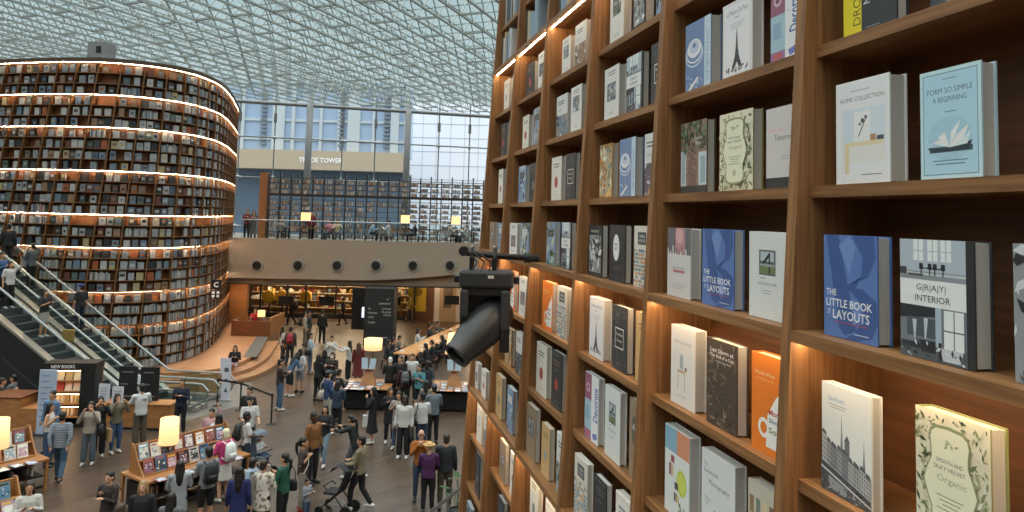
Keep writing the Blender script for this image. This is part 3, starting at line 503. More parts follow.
for z in tz: tr.tube([wpt(T0, z), wpt(T1, z)], .13 if z > 14 else .05, 8, round_ends=False)
win = thing('window_1', None, None, (0, 0, 0)); tag(win, kind='structure')
col.build('window_column', mat('column_grey', '77797a', .5), win, True); rod.build('tension_rod', FM, win); tr.build('transom', FM, win); fit.build('spider_fitting', STEEL, win); spr.build('rod_spring', FM, win)
pan.add([wpt(T0, 5.2)+Vector((0, .25, 0)), wpt(T1, 5.2)+Vector((0, .25, 0)), wpt(T1, 15.4)+Vector((0, .25, 0)), wpt(T0, 15.4)+Vector((0, .25, 0))], [(0, 1, 2, 3)]); pan.build('window_pane', GL_WIN, win)

# buildings across the street
tw = thing('building', 'blue glass office tower with pale piers and tan sign band seen through window', 'building', (-22, 92, 0))
def bb(nm, lo, hi, m): return B(lo, hi).build(nm, m, tw)
bb('curtain_wall', (-16, 0, 14), (9.0, 6, 23), mat('blue_glass', '9fb4cd', .25)); bb('sign_band', (-18, -1.6, 12.0), (9.2, 2, 14.3), mat('tan_stone', 'b5a58f', .7)); bb('lower_glass', (-18, .5, 0), (9.2, 5, 12.0), mat('street_glass', '5b6c7c', .3))
pr = mat('pale_pier', 'b9c3c8', .6)
for x, w_ in ((-14.5, .6), (-11, .5), (-6.6, 1.5), (-4.8, .4), (-1.4, .35), (.8, .35), (2.6, 1.5), (5, .3), (7.6, 1.0), (9, .5)): bb('pier', (x-w_/2, -.35, 14.3), (x+w_/2, .1, 23), pr)
for k in range(4): bb('floor_band', (-16, -.18, 15.6+2.3*k), (9, .05, 15.9+2.3*k), pr)
for x in (-8.4, 1.1, 6.6):
    g = MB()
    for k in range(14): g.box((x-.35, -.4, 15+.5*k), (x+.35, -.1, 15.2+.5*k))
    g.build('louver_strip', mat('louver', '7d868c', .6), tw)
tl = letters('TRADE TOWER', 5.2, .62, mat('sign_white', 'f4f4f2', .4), tw, 'sign_lettering', Matrix.Translation((-.9, -1.68, 13.15)), bold=.03)
wt = thing('building', 'pale tiled building with fine square grid filling right side of window', 'building', (-3.5, 108, 0))
B((-13.4, 0, 0), (18, 8, 23)).build('tiled_wall', mat('pale_tile', 'f0f3fa', .5), wt)
g = MB()
for k in range(16): g.box((-13.4+2*k, -.04, 0), (-13.34+2*k, 0, 23))
for k in range(12): g.box((-13.4, -.04, 2*k), (18, 0, 2*k+.07))
g.build('tile_joint', mat('joint', 'b3bac6', .6), wt)
tag(B((-80, 58.5, -.3), (60, 140, -.1)).build('street', mat('asphalt', '77797b', .9)), kind='structure')

# ------------------------------------------------------------------ the round bookcase at the left
def catmull(pts, step=.12):
    out = []
    for i in range(1, len(pts)-2):
        p0, p1, p2, p3 = [Vector((*p, 0)) for p in pts[i-1:i+3]]; n_ = max(2, int((p2-p1).length/step))
        for k in range(n_):
            t = k/n_; out.append(.5*((2*p1)+(-p0+p2)*t+(2*p0-5*p1+4*p2-p3)*t*t+(-p0+3*p1-3*p2+p3)*t**3))
    return out
TP = catmull([(-33, 36.2), (-29, 34.2), (-25, 32.5), (-21.8, 31.35), (-18.6, 30.5), (-16.6, 30.35), (-15.3, 30.75), (-14.5, 31.4), (-14.0, 32.3), (-13.78, 33.5), (-13.84, 35.3), (-14.38, 38), (-15.35, 41.5), (-16.6, 45.5), (-18, 48)])
CUM = [0]
for a, b in zip(TP, TP[1:]): CUM.append(CUM[-1]+(b-a).length)
ANCH = min(range(len(TP)), key=lambda i: (TP[i]-Vector((-13.8, 33.0, 0))).length); S0 = CUM[ANCH]
import bisect
def far_path(s):
    s += S0; i = min(len(TP)-2, max(0, bisect.bisect(CUM, s)-1)); t = (s-CUM[i])/(CUM[i+1]-CUM[i]); p = TP[i].lerp(TP[i+1], t)
    a, b = TP[max(0, i-2)], TP[min(len(TP)-1, i+3)]; d = (b-a).normalized(); return p.x, p.y, -d.y, d.x
SA, SB = -S0+.5, CUM[-1]-S0-.3
def dv(k):                                               # bays spread slightly wider towards the foot
    return (lambda z: -k*.87*(1+.027*(12.84-z))) if k >= 0 else (lambda z: -k*.98)
KL, KR = 15, -12
far = thing('bookcase', 'huge curved bookcase tower at left with warm light strips and hundreds of books', 'bookcase')
FZ = [12.84-ROWH*i for i in range(29)]; FLIT = [0, 3, 6, 10, 14, 17, 21, 24]
bookcase_shell(far, far_path, SA, SB, [dv(k) for k in range(KR, KL+1)], FZ, FLIT, .30, .03, .045, .02, lambda z: 0, (FARW, FARW, FARD), LEDF, .3, lambda z: [(SA, SB)], .006, .022)
cp = MB(); strip_board(cp, far_path, SA, SB, -.06, .5, 12.84, 12.98, .3); cp.build('top_rim', mat('rim_brown', '4b3a2c', .6), far)
PALF = ['d5d4d0', 'c3c6c8', 'b5bcc2', 'd5d4d0', '9aa3aa', '7f95a8', '5d6f80', '4a4d50', '33373b', 'd5d4d0', 'c3c6c8', 'b5bcc2', '4a4d50', '9aa3aa', '33373b', '7f95a8', '8b7a66', 'a8876a', '7a4a3c', 'b8653a', 'cdbb8f', '6d7f78']
PNM = dict(d5d4d0='white', c3c6c8='silver', b5bcc2='grey', **{'9aa3aa': 'steel', '7f95a8': 'blue', '5d6f80': 'slate', '4a4d50': 'charcoal', '33373b': 'black', '8b7a66': 'brown', 'a8876a': 'tan', '7a4a3c': 'maroon', 'b8653a': 'orange', '8d9460': 'olive', 'cdbb8f': 'cream', '6d7f78': 'teal'})
def dim(c): return tuple(x*.58 for x in srgb(c))  # weaker light on the curved tower, put into its book colours
rnd = random.Random(3); bulk = MB(); picks = []
def far_box(s, wd, h, d, z, off):
    x, y, nx, ny = far_path(s); tx, ty = ny, -nx
    return Matrix(((tx, nx, 0, x+nx*off), (ty, ny, 0, y+ny*off), (0, 0, 1, z), (0, 0, 0, 1)))
for r in range(28):
    z = FZ[r+1]+.003
    for k in range(KR+1, KL+1):
        mg = .035+.0052*abs(k); a, b = dv(k)(z+.2)+mg, dv(k-1)(z+.2)-mg; W = b-a
        spine = (k >= 11 and r < 10) or (r >= 22 and k > -2) or (r in (18, 19, 20, 21) and k > 5) or (r >= 24) or rnd.random() < .1
        if k < -8 or rnd.random() < .02: continue
        if spine:
            s = a+rnd.uniform(.01, .08); lim = b-rnd.uniform(.0, .25)
            while s < lim:
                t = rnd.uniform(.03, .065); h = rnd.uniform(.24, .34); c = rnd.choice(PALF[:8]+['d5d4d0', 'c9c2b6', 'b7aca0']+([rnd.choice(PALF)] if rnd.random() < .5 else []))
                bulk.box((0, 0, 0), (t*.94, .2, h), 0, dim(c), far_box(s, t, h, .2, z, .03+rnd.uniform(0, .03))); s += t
        else:
            n_ = rnd.choice([2, 3, 3, 3]) if W > .8 else 2; g = W/n_
            for i in range(n_):
                if rnd.random() < .06: continue
                wd = min(g*.9, rnd.uniform(.2, .27)); h = rnd.uniform(.27, .35); c = rnd.choice(PALF); s = a+g*i+(g-wd)/2
                if -2 <= k <= 8 and 2 <= r <= 20 and rnd.random() < .3 and len(picks) < 95: picks.append((r, k, i, n_, s, wd, h, c, z))
                else:
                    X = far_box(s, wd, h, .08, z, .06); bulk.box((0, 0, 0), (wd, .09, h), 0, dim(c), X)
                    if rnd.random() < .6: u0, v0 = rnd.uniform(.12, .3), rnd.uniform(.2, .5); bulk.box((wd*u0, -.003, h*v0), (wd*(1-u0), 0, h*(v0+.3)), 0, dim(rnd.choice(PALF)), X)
tag(bulk.build('shelf_books', CLOTH), 'small books filling the rest of the curved bookcase tower at left', 'books', kind='stuff')
BM = {}
ROWT = ['second row under top strip', 'third row under top strip']
def rowname(r):
    nm = ['topmost', 'second', 'third', 'fourth', 'fifth', 'sixth', 'seventh', 'eighth']; i = max(q for q in range(8) if FLIT[q] <= r)
    return (f'lit row {nm[i]} strip' if r == FLIT[i] else f'{ORD[r-FLIT[i]]} row under {nm[i]} strip')
for r, k, i, n_, s, wd, h, c, z in picks:
    wq = round(wd/.02)*.02; hq = round(h/.025)*.025; key = (c, wq, hq)
    if key not in BM:
        mb = MB(); mb.box((0, 0, 0), (wq, .004, hq), 0); mb.box((.003, .004, .004), (wq-.006, .076, hq-.004), 1); mb.box((0, .076, 0), (wq, .08, hq), 0); mb.box((0, .002, 0), (.003, .078, hq), 0)
        p2 = rnd.choice(PALF); mb.box((wq*.2, -.003, hq*.35), (wq*.8, 0, hq*.75), 2)
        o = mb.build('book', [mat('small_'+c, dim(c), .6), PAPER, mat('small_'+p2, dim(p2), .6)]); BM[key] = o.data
    else: o = bpy.data.objects.new('book', BM[key]); scn.collection.objects.link(o)
    o.matrix_world = far_box(s, wd, h, .08, z, .06)
    bayn = f'{ORD[k+2]} bay' ; pos = (('left', 'right') if n_ == 2 else ('left', 'middle', 'right'))[i]
    tag(o, f'{PNM.get(c, "small")} face-out book, curved tower, {rowname(r)}, {bayn} from right, {pos}', 'book', 'face-out books on the curved tower')
# projector box on top of it
pj = thing('projector_housing', 'grey projector box standing on top of curved bookcase', 'projector', (-17.2, 31.0, 12.98), math.radians(-12))
bevel(B((-.36, -.3, .08), (.36, .5, .78)).build('casing', mat('projector_grey', '86888a', .5), pj), .02); B((.08, -.33, .3), (.3, -.29, .56)).build('lens_port', BLK, pj); B((-.3, -.2, 0), (.3, .4, .08)).build('foot_plate', DGR, pj)
B((-.2, -.1, .78), (.15, .3, .86)).build('top_cover', GREY, pj)

# ------------------------------------------------------------------ mezzanine
def my(x): return 42.5+.09*(x+9)
MX0, MX1 = -17.5, 6
PLAS = mat('plaster', '988a7b', .8, noise=.04, nscale=4)
fas = MB(); N = 40; vs = []
for i in range(N+1):
    x = MX0+(MX1-MX0)*i/N; zb = 3.25+max(0, (x+8.2))**1.5*.036 if x < -2 else 3.25+6.2**1.5*.036
    vs += [(x, my(x), zb), (x, my(x), 5.45), (x, my(x)+.25, 5.45), (x, my(x)+.25, zb)]
fs = [(4*i+k, 4*i+(k+1) % 4, 4*i+4+(k+1) % 4, 4*i+4+k) for i in range(N) for k in range(4)]
fas.add(vs, [tuple(reversed(f)) for f in fs]); tag(fas.build('trim_1', PLAS), kind='structure')
mb = MB(); mb.prism([(MX0, my(MX0)+.2), (MX1, my(MX1)+.2), (MX1, 56), (MX0-9, 56), (MX0-9, 46)], 5.1, 5.3); tag(mb.build('floor_mezzanine', mat('mezz_floor', '6d6459', .5)), kind='structure')
mb = MB(); mb.prism([(MX0, my(MX0)+.26), (MX1, my(MX1)+.26), (MX1, 56), (MX0, 56)], 2.96, 3.25); tag(mb.build('ceiling_mezzanine', mat('soffit', '8d7a66', .8)), kind='structure')
mb = MB(); mb.prism([(MX0, my(MX0)+.1), (MX1, my(MX1)+.1), (MX1, my(MX1)+.3), (MX0, my(MX0)+.3)], 2.90, 2.97); tag(mb.build('trim_2', mat('dark_edge', '2a2420', .6)), kind='structure')
for i, u in enumerate((257, 298, 337, 376, 413, 450)):
    p = aty(u, 265.5, my((u-512)/FPX*42.5)); sp = thing('ceiling_light', f'round recessed spotlight in the beige mezzanine front, {ORD[i]} from the left', 'light', (p.x, my(p.x), p.z), 0, 'round spotlights along the mezzanine front')
    MB().tube([(0, .02, 0), (0, -.05, 0)], [.37, .35], 24, round_ends=False).build('ring', mat('spot_ring', '8f8a82', .5), sp); MB().tube([(.0, -.02, 0), (0, -.1, 0)], [.24, .24], 20, round_ends=False).build('barrel', BLK, sp)
mb = MB(); mb.prism([(MX0, my(MX0)+.27), (MX1, my(MX1)+.27), (MX1, my(MX1)+.4), (MX0, my(MX0)+.4)], 3.25, 4.2); tag(mb.build('trim_3', mat('soffit_band', '8b7258', .8)), kind='structure')
# glass railing
rl = thing('glass_railing', 'glass railing with thin steel handrail along the mezzanine edge', 'railing', (0, 0, 5.45))
t_ = MB(); RX0 = -14.9; t_.tube([(RX0, my(RX0)+.1, 1.02), (MX1, my(MX1)+.1, 1.02)], .028, 8, round_ends=False); t_.build('handrail', STEEL, rl)
for i in range(11):
    x0, x1 = RX0+1.9*i, RX0+1.9*i+1.86; mb = MB(); mb.add([(x0, my(x0)+.1, 0), (x1, my(x1)+.1, 0), (x1, my(x1)+.1, 1.0), (x0, my(x0)+.1, 1.0)], [(0, 1, 2, 3)]); mb.build('glass_panel', GL_RAIL, rl); B((x1+.01, my(x1)+.08, -.1), (x1+.03, my(x1)+.12, 1.0)).build('rail_post', STEEL, rl)
# open bookcase behind it
mbk = thing('bookcase', 'long open black-framed bookcase on mezzanine in front of the windows', 'bookcase', (-14.9, 46.6, 5.3), math.atan(.09))
BKM = mat('frame_black', '232325', .5); LB = 17.5; HB = 3.95
for k in range(28): B((.66*k-.035, -.05, 0), (.66*k+.035, .3, HB+(.12 if k % 2 else 0))).build('upright', BKM, mbk)
for k in range(12): B((0, 0, .1+.33*k), (LB, .28, .13+.33*k)).build('shelf', BKM, mbk)
B((0, -.08, 2.62), (LB, .3, 2.78)).build('beam', BKM, mbk); B((-.55, -.1, 0), (-.1, .4, HB+.1)).build('end_panel', mat('end_oak', '8a5a36', .5), mbk)
bulk = MB()
for j in range(11):
    for k in range(26):
        if rnd.random() < .06 or (j == 7): continue
        x = .66*k+.06; e = .66*(k+1)-rnd.uniform(.13, .25)
        if 9 < k < 12 and 2 < j < 6: continue
        while x < e:
            t = rnd.uniform(.035, .08); h = rnd.uniform(.15, .24); bulk.box((x, .02, .133+.33*j), (x+t*.93, .2, .133+.33*j+h), 0, srgb(rnd.choice(['8d8a86', '6d6a68', '9a958e', '55504c', 'b5b2ad', '7a6658', '8f5f4a', '5d6670', 'a8927a']))); x += t
o = bulk.build('shelf_books', CLOTH); o.location = mbk.location; o.rotation_euler = mbk.rotation_euler; tag(o, 'rows of small books filling the open black mezzanine bookcase', 'books', kind='stuff')
for i, (u, v) in enumerate(((306, 213), (405.5, 215), (456, 215.5))):
    p = aty(u, v, 44.6); where = ('left part', 'middle', 'right end')[i]
    tb = thing('table', f'dark reading table behind glass railing, {where} of the mezzanine, under a square lamp', 'table', (p.x, 44.7, 5.3), .09); bevel(B((-1.15, -.5, .7), (1.15, .5, .75)).build('table_top', WD, tb), .01)
    for sx in (-1, 1):
        for sy in (-1, 1): B((sx*1.05-.03, sy*.42-.03, 0), (sx*1.05+.03, sy*.42+.03, .7)).build('leg', BLK, tb)
    lp = thing('table_lamp', f'square glowing table lamp on {where} mezzanine table', 'lamp', (p.x, 44.6, 6.05), .09, 'glowing lamps on the mezzanine'); bevel(B((-.25, -.2, .38), (.25, .2, .88)).build('lamp_shade', SHADEM, lp), .01); MB().tube([(0, 0, .03), (0, 0, .4)], .02, 8).build('pole', BLK, lp); B((-.14, -.1, 0), (.14, .1, .03)).build('base', BLK, lp)

# ------------------------------------------------------------------ shops and column under the mezzanine
SY = 50.6
tag(B((-26, 54.2, 0), (6, 54.4, 2.96)).build('wall_far', mat('shop_wall', 'b59a7d', .8)), kind='structure')
sf = thing('shopfront', 'dark framed shop window with warm lit goods under the mezzanine', 'shopfront', (0, SY, 0))
for x in (-18, -16.4, -14.6, -13.4, -11.4, -9.4, -7.6, -6.2): B((x-.05, -.05, 0), (x+.05, .05, 2.9)).build('mullion', BLK, sf)
B((-18, -.06, 0), (-6.2, .06, .28)).build('sill', BLK, sf); B((-18, -.06, 2.75), (-6.2, .06, 2.95)).build('header', BLK, sf)
mb = MB(); mb.add([(-18, 0, .28), (-6.2, 0, .28), (-6.2, 0, 2.75), (-18, 0, 2.75)], [(0, 1, 2, 3)]); mb.build('glass_pane', GL_RAIL, sf)
ds = MB()
for k in range(260):
    x = rnd.uniform(-17.8, -6.4); z = rnd.choice([.4, .9, 1.4, 1.9, 2.3]); w_ = rnd.uniform(.08, .25)
    ds.box((x, 2.4, z), (x+w_, 2.8, z+rnd.uniform(.12, .34)), 0, srgb(rnd.choice(['d8c8a8', 'b5803f', '8f3a2f', 'e6dcc8', '6d7a80', 'd0a840', '4a3a30', 'c98a5a', 'efe7d8'])))
o = ds.build('shop_goods', CLOTH); o.location = (0, SY, 0); tag(o, 'small goods crowded on the shelves inside the lit shop', 'goods', kind='stuff')
sh = thing('shop_shelf', 'long pale shelf unit holding goods inside the lit shop', 'shelf', (0, SY, 0))
for z in (.38, .88, 1.38, 1.88, 2.28): B((-17.8, 2.35, z-.04), (-6.4, 2.9, z)).build('shelf', mat('shelf_pale', 'c8b090', .6), sh)
B((-17.8, 2.9, 0), (-6.4, 3.0, 2.8)).build('back_panel', mat('shop_back', 'a5754a', .7), sh)
for i, (x, z, q) in enumerate(((-16.1, 1.25, .42), (-15.2, 1.25, .42), (-13.6, 1.3, .4), (-9.4, 1.25, .36), (-8.1, 1.25, .5))):
    c = MB(); c.tube([(0, 0, 0), (0, .3, 0)], [q, q], 22, round_ends=False); y_ = mat('yellow_plush', 'cf9d2c', .8); o = bevel(c.build('display_disc', y_), .06, 3); o.location = (x, SY+.6, z); tag(o, f'round yellow display disc in shop window, {ORD[i]} from the left', 'display', 'yellow discs in the shop window')
    B((-.04, .3, -z), (.04, .5, .05)).build('stand', BLK, o)
cl = thing('information_column', 'black column with white directory lettering under the mezzanine', 'column', (-6.85, 41.0, 0))
B((-.78, -.35, 0), (.78, .9, 3.0)).build('shaft', mat('column_black', '26272a', .45), cl); B((-1.55, .2, .75), (-.8, .7, 2.95)).build('side_screen', mat('panel_black', '141517', .3), cl); B((-1.0, .12, 1.4), (-.84, .2, 1.95)).build('lit_strip', SCRN, cl)
wl = mat('sign_letter', 'b9babb', .5)
for t, x, z, wd in (('1F', .45, 2.45, .1), ('LIBRARY', .3, 2.22, .62), ('LIVING', .4, 1.95, .45), ('PLAZA', .4, 1.78, .5), ('DESK', .46, 1.62, .4), ('B1', -.5, 1.95, .1), ('FOOD HALL', -.32, 1.72, .5), ('GATE', -.42, 1.5, .3), ('CINEMA', -.38, 1.22, .4)): letters(t, wd, .085, wl, cl, 'lettering', Matrix.Translation((x, -.36, z)))
for x in (-.36, .3): B((x-.2, -.37, .42), (x+.2, -.35, .47)).build('label_plate', wl, cl)
B((-.78, -.37, .86), (.78, -.35, .88)).build('groove', BLK, cl)
# white lit wall, poster and doorway at the right of the shops
B_ = tag(B((-6.2, SY+.2, 0), (-4.9, SY+.4, 2.95)).build('wall_poster', mat('poster_wall', '6a4a3a', .7)), kind='structure')
yp = thing('poster', 'yellow poster on the wall behind the reading table', 'poster', (-6.0, SY+.1, 1.3)); B((-.65, 0, -.7), (.55, .05, 1.5)).build('sheet', mat('poster_yellow', 'b89a2a', .6), yp); MB().tube([(0, -.02, .6), (0, 0, .6)], [.3, .3], 20, round_ends=False).build('printed_disc', mat('poster_dark', '7a651c', .6), yp)
tag(B((-4.9, SY, 0), (6, SY+.2, 2.95)).build('wall_white', mat('white_panel', 'cfcac6', .35)), kind='structure')
dr = tag(B((-4.55, SY-.06, 0), (-3.45, SY, 2.7)).build('door_1', mat('door_tan', 'b09a80', .6)), kind='structure'); B((-4.3, SY-.09, .9), (-3.75, SY-.06, 2.4)).build('door_panel', mat('door_louver', '6d6055', .6), dr)
for i, (u, v) in enumerate(((286, 300), (327, 301), (452, 300))):
    p = aty(u, v, 44.2); tv = thing('screen', f'black screen hanging under the mezzanine, {ORD[i]} from the left', 'screen', (p.x, 44.2, p.z), 0, 'black screens under the mezzanine'); bevel(B((-.42, -.04, -.26), (.42, .04, .24)).build('panel', BLK, tv), .01); MB().tube([(0, 0, .2), (0, 0, 2.96-p.z)], .02, 6).build('hanger', BLK, tv)
i = 0
for y in (44.6, 47.4, 49.9):
    for x in (-15.5, -12.7, -9.9, -7.4, -4.6, -2, 1):
        d_ = MB(); d_.tube([(0, 0, 0), (0, 0, -.03)], [.16, .16], 14, round_ends=False); o = d_.build('ceiling_light', LIGHTM); o.location = (x, y, 2.955); i += 1
        tag(o, 'small round downlight in the mezzanine soffit over the wood floor', 'light', 'downlights under the mezzanine')
il = MB()
for x in (-16.5, -14.8, -13, -11.2, -9.4, -7.6):
    o = B((-.6, -.1, -.04), (.6, .1, 0)).build('ceiling_light', mat('shop_light', (1, .76, .5), emit=75)); o.location = (x, SY+1.6, 2.955); tag(o, 'long ceiling light inside the lit shop', 'light', 'lights inside the shop')
# ------------------------------------------------------------------ raised wooden stage round the tower, with steps
edge = [at(u, v, .485) for u, v in ((120, 371), (167, 373), (209, 370), (233, 365), (247, 359), (256, 353), (264, 343), (269, 336.5))]
edge = [Vector((p.x, p.y, 0)) for p in catmull([(p.x, p.y) for p in [edge[0]+Vector((-2, .1, 0))]+edge+[edge[-1]+Vector((-.2, 3, 0))]], .4)]
def off_edge(d):
    out = []
    for i, p in enumerate(edge):
        t = (edge[min(i+1, len(edge)-1)]-edge[max(i-1, 0)]).normalized(); out.append(p+Vector((t.y, -t.x, 0))*d)
    return out
st = thing('stage', 'curved wooden stage with steps at the foot of the curved bookcase tower', 'stage', (0, 0, 0))
SK = [(-13.0, 44), (-20, 44), (-24, 40), (-26, 35)]
mb = MB(); e0 = off_edge(0); top_poly = [(p.x, p.y) for p in e0]+SK; mb.prism(top_poly, 0.0, .485); mb.build('platform', WS, st)
for i, (d0, d1, z) in enumerate(((0.0, .55, .325), (.55, 1.1, .165))):
    a, b = off_edge(d0+.002), off_edge(d1); n = len(a); vs = []
    for p, q in zip(a, b): vs += [(p.x, p.y, 0), (q.x, q.y, 0), (q.x, q.y, z), (p.x, p.y, z)]
    fs = [(0, 1, 2, 3), (4*n-1, 4*n-2, 4*n-3, 4*n-4)]+[(4*k+j+4, 4*k+(j+1) % 4+4, 4*k+(j+1) % 4, 4*k+j) for k in range(n-1) for j in range(4)]
    MB().add(vs, fs).build('step', WS, st)
rp = [at(u, v, .49) for u, v in ((257, 336), (268, 337), (257, 357), (243, 357))]
mb = MB(); mb.prism([(p.x, p.y) for p in rp], .488, .50); tag(mb.build('floor_mat', mat('mat_grey', '55534f', .8)), 'dark grey mat lying on the stage edge before the desk', 'mat')
# reception desk on the stage
dk = thing('reception_desk', 'wooden reception desk on the stage with a seated clerk in red', 'desk', (-14.2, 40.6, .487))
bevel(B((-.1, -.9, 0), (1.9, -.8, .78)).build('front_panel', WD, dk), .01); B((1.8, -.8, 0), (1.9, 1.6, .95)).build('side_panel', WT, dk); B((-.1, -.8, .6), (1.8, -.2, .66)).build('counter', WD, dk); B((-.1, -.8, 0), (0, .2, .78)).build('side_panel', WD, dk)
lm = thing('desk_lamp', 'small square lit lamp on the reception desk', 'lamp', (-12.9, 40.1, 1.15)); B((-.16, -.12, .3), (.16, .12, .62)).build('lamp_shade', SHADEM, lm); MB().tube([(0, 0, .02), (0, 0, .3)], .02, 8).build('pole', BLK, lm); B((-.1, -.1, 0), (.1, .1, .02)).build('base', BLK, lm)
wj = tag(B((-16.9, 45.6, .3), (-15.6, 46, 2.95)).build('wall_oak', mat('oak_wall', 'a5713f', .6, noise=.15, nscale=3)), kind='structure')

# ------------------------------------------------------------------ display tables with magazines and lamps
MAGC = ['c9c6c2', '8fa6b5', '9a5a50', '3c4248', 'd8cfc0', '6d8f9a', 'c98f5a', '7a5a6a', 'e0dedb', '4a6f8f', 'b59aa8', '2c2f33']
MAGN = dict(c9c6c2='grey', **{'8fa6b5': 'pale blue', '9a5a50': 'red', '3c4248': 'charcoal', 'd8cfc0': 'cream', '6d8f9a': 'teal', 'c98f5a': 'tan', '7a5a6a': 'plum', 'e0dedb': 'white', '4a6f8f': 'blue', 'b59aa8': 'pink', '2c2f33': 'black'})
seen_mag = set()
def magazine(X, w_, h, seed, label, group, flat=False):
    r = random.Random(seed); c = r.choice(MAGC); o = MB().box((0, 0, 0), (w_, .008, h)).build('magazine', cmat(c, .4)); a = Art(w_, h)
    c2, c3 = r.sample(MAGC, 2); a.R(.1, .1, .9, .72, c2); a.scatter(14, [c3, c, 'd8b8a0', '2c2f33', 'e0dedb'], .12, .1, .88, .7, .05, .17, r, .5); a.R(.1, .8, r.uniform(.55, .9), .92, r.choice(['2c2f33', '9a5a50', 'e0dedb', 'd0a840']))
    a.mb.build('cover_pattern', PRINT, o); o.matrix_world = X
    tag(o, f'{MAGN[c]} magazine {label}', 'magazine', group); return o
def table_frame(o, L, W, name, label, front='shelf'):
    t = thing('display_table', label, 'table', *o); bevel(B((0, 0, .72), (L, W, .78)).build('table_top', WT, t), .008)
    for x in ((.04, L/2, L-.04) if L > 3 else (.04, L-.04)):
        for y in (.06, W-.06): B((x-.03, y-.03, 0), (x+.03, y+.03, .72)).build('leg', WT, t)
    B((.08, .12, .06), (L-.08, .16, .62) if front == 'panel' else (L-.08, .16, .12)).build('front_panel', BLK, t); B((.08, W-.2, .06), (L-.08, W-.16, .62)).build('back_panel', BLK, t); B((.08, .12, .06), (.12, W-.16, .62)).build('side_panel', BLK, t); B((.08, .1, .34), (L-.08, W-.2, .37)).build('lower_shelf', BLK, t)
    return t
def rack_table(A, ang, L, W, name, rows_at, lamp_t, nl):
    # local x along the table, y from the front edge to the back edge
    t = table_frame(((A.x, A.y, 0), ang), L, W, name, f'wooden magazine display table with two-tier rack, {name}')
    X0 = Matrix.Translation((A.x, A.y, 0)) @ Matrix.Rotation(ang, 4, 'Z')
    rk = thing('magazine_rack', f'two-tier wooden magazine rack on the display table, {name}', 'rack', (A.x, A.y, .782), ang)
    y0 = rows_at; pts = [(y0, 0), (y0+.62, 0), (y0+.62, .66), (y0+.5, .66), (y0+.28, .30), (y0+.06, .05)]
    for x in (.12, L-.15):
        m_ = MB(); m_.add([(xx, y, z) for xx in (x, x+.035) for y, z in pts], [tuple(range(5, -1, -1)), tuple(range(6, 12))]+[(k, (k+1) % 6, (k+1) % 6+6, k+6) for k in range(6)]); m_.build('end_panel', WT, rk)
    B((.155, y0+.02, 0), (L-.15, y0+.1, .025)).build('ledge', WT, rk); B((.155, y0+.24, .29), (L-.15, y0+.36, .315)).build('ledge', WT, rk); B((.155, y0+.56, 0), (L-.15, y0+.6, .62)).build('back_board', WT, rk)
    n = int((L-.36)/.29); i = 0
    for tier, (yy, zz) in enumerate(((y0+.07, .81), (y0+.31, 1.10))):
        for k in range(n):
            w_, h = random.uniform(.23, .26), random.uniform(.31, .35)
            magazine(X0 @ Matrix.Translation((.18+.29*k, yy, zz)) @ Matrix.Rotation(-.28, 4, 'X'), w_, h, hash((nl, tier, k)) % 9973 if 0 else nl*100+tier*40+k, f'in {("lower", "upper")[tier]} rack tier, {name}, {ORD[k]} from its left end', f'magazines on the rack, {name}')
    for k in range(int((L-.3)/.34)):
        magazine(X0 @ Matrix.Translation((.15+.34*k+random.uniform(-.02, .02), .06+random.uniform(0, .08), .794)) @ Matrix.Rotation(random.uniform(-.15, .15), 4, 'Z') @ Matrix.Rotation(-math.pi/2, 4, 'X') @ Matrix.Translation((0, -.008, -.32)) @ Matrix.Translation((0, 0, 0)), .23, .31, nl*100+80+k, f'lying flat on {name}, {ORD[k]} from its left end', f'flat magazines, {name}')
    x = .2
    while x < L-.3:                                       # books standing on the lower shelf
        bk = B((0, 0, 0), (random.uniform(.03, .06), .18, random.uniform(.2, .27))).build('book', cmat(random.choice(['8d9aa0', 'b5a48a', 'd0cdc6', '4f5b66', '7a5a48']), .6)); bk.matrix_world = X0 @ Matrix.Translation((x, .2, .372)); tag(bk, f'small book on the black shelf below {name}', 'book', f'books below {name}'); x += random.choice([.07, .3, .45])
    return t, X0
def floor_lamp(p, zb, zt, r0, r1, label, zfoot=.78):
    l = thing('lamp', label, 'lamp', (p.x, p.y, zfoot), 0, None); s_ = MB(); s_.lathe((0, 0, zb-zfoot), (0, 0, 1), [(0, r0), (zt-zb, r1), (zt-zb, r1-.012), (.01, r0-.012)], 26); s_.build('lamp_shade', SHADEM, l, True)
    MB().tube([(0, 0, .02), (0, 0, zb-zfoot+.1)], .016, 8, round_ends=False).build('pole', BLK, l); MB().lathe((0, 0, 0), (0, 0, 1), [(0, .14), (.02, .13), (.03, .02)], 18).build('base', BLK, l); return l
# table in front, its long side running away to the right
NM1 = 'front magazine table'
LD, SD = Vector((.57, .82, 0)).normalized(), Vector((.82, -.57, 0)).normalized(); ang = math.atan2(.82, .57)
A = Vector((-9.0, 18.27, 0))+SD*1.15; rack_table(A, ang, 2.75, 1.15, NM1, .38, .8, 1)
floor_lamp(Vector((-8.12, 18.75, 0)), 1.32, 1.92, .23, .21, 'tall cream drum lamp glowing above the front magazine table')
NM2 = 'left edge table'
A = Vector((-11.17, 19.12, 0))-LD*2.75; rack_table(A, ang, 2.75, 1.15, NM2, .38, 1, 2)
floor_lamp(aty(-1, 428, 18.2), 1.28, 1.95, .23, .21, 'cream drum lamp glowing at the left edge of the photo')
NM3 = 'lower left table'
A = at(40, 486, 1.45); A = Vector((A.x-.45, A.y+.45, 0))+SD*.55-LD*2.75; rack_table(A, ang, 2.75, 1.15, NM3, .38, 1, 3)
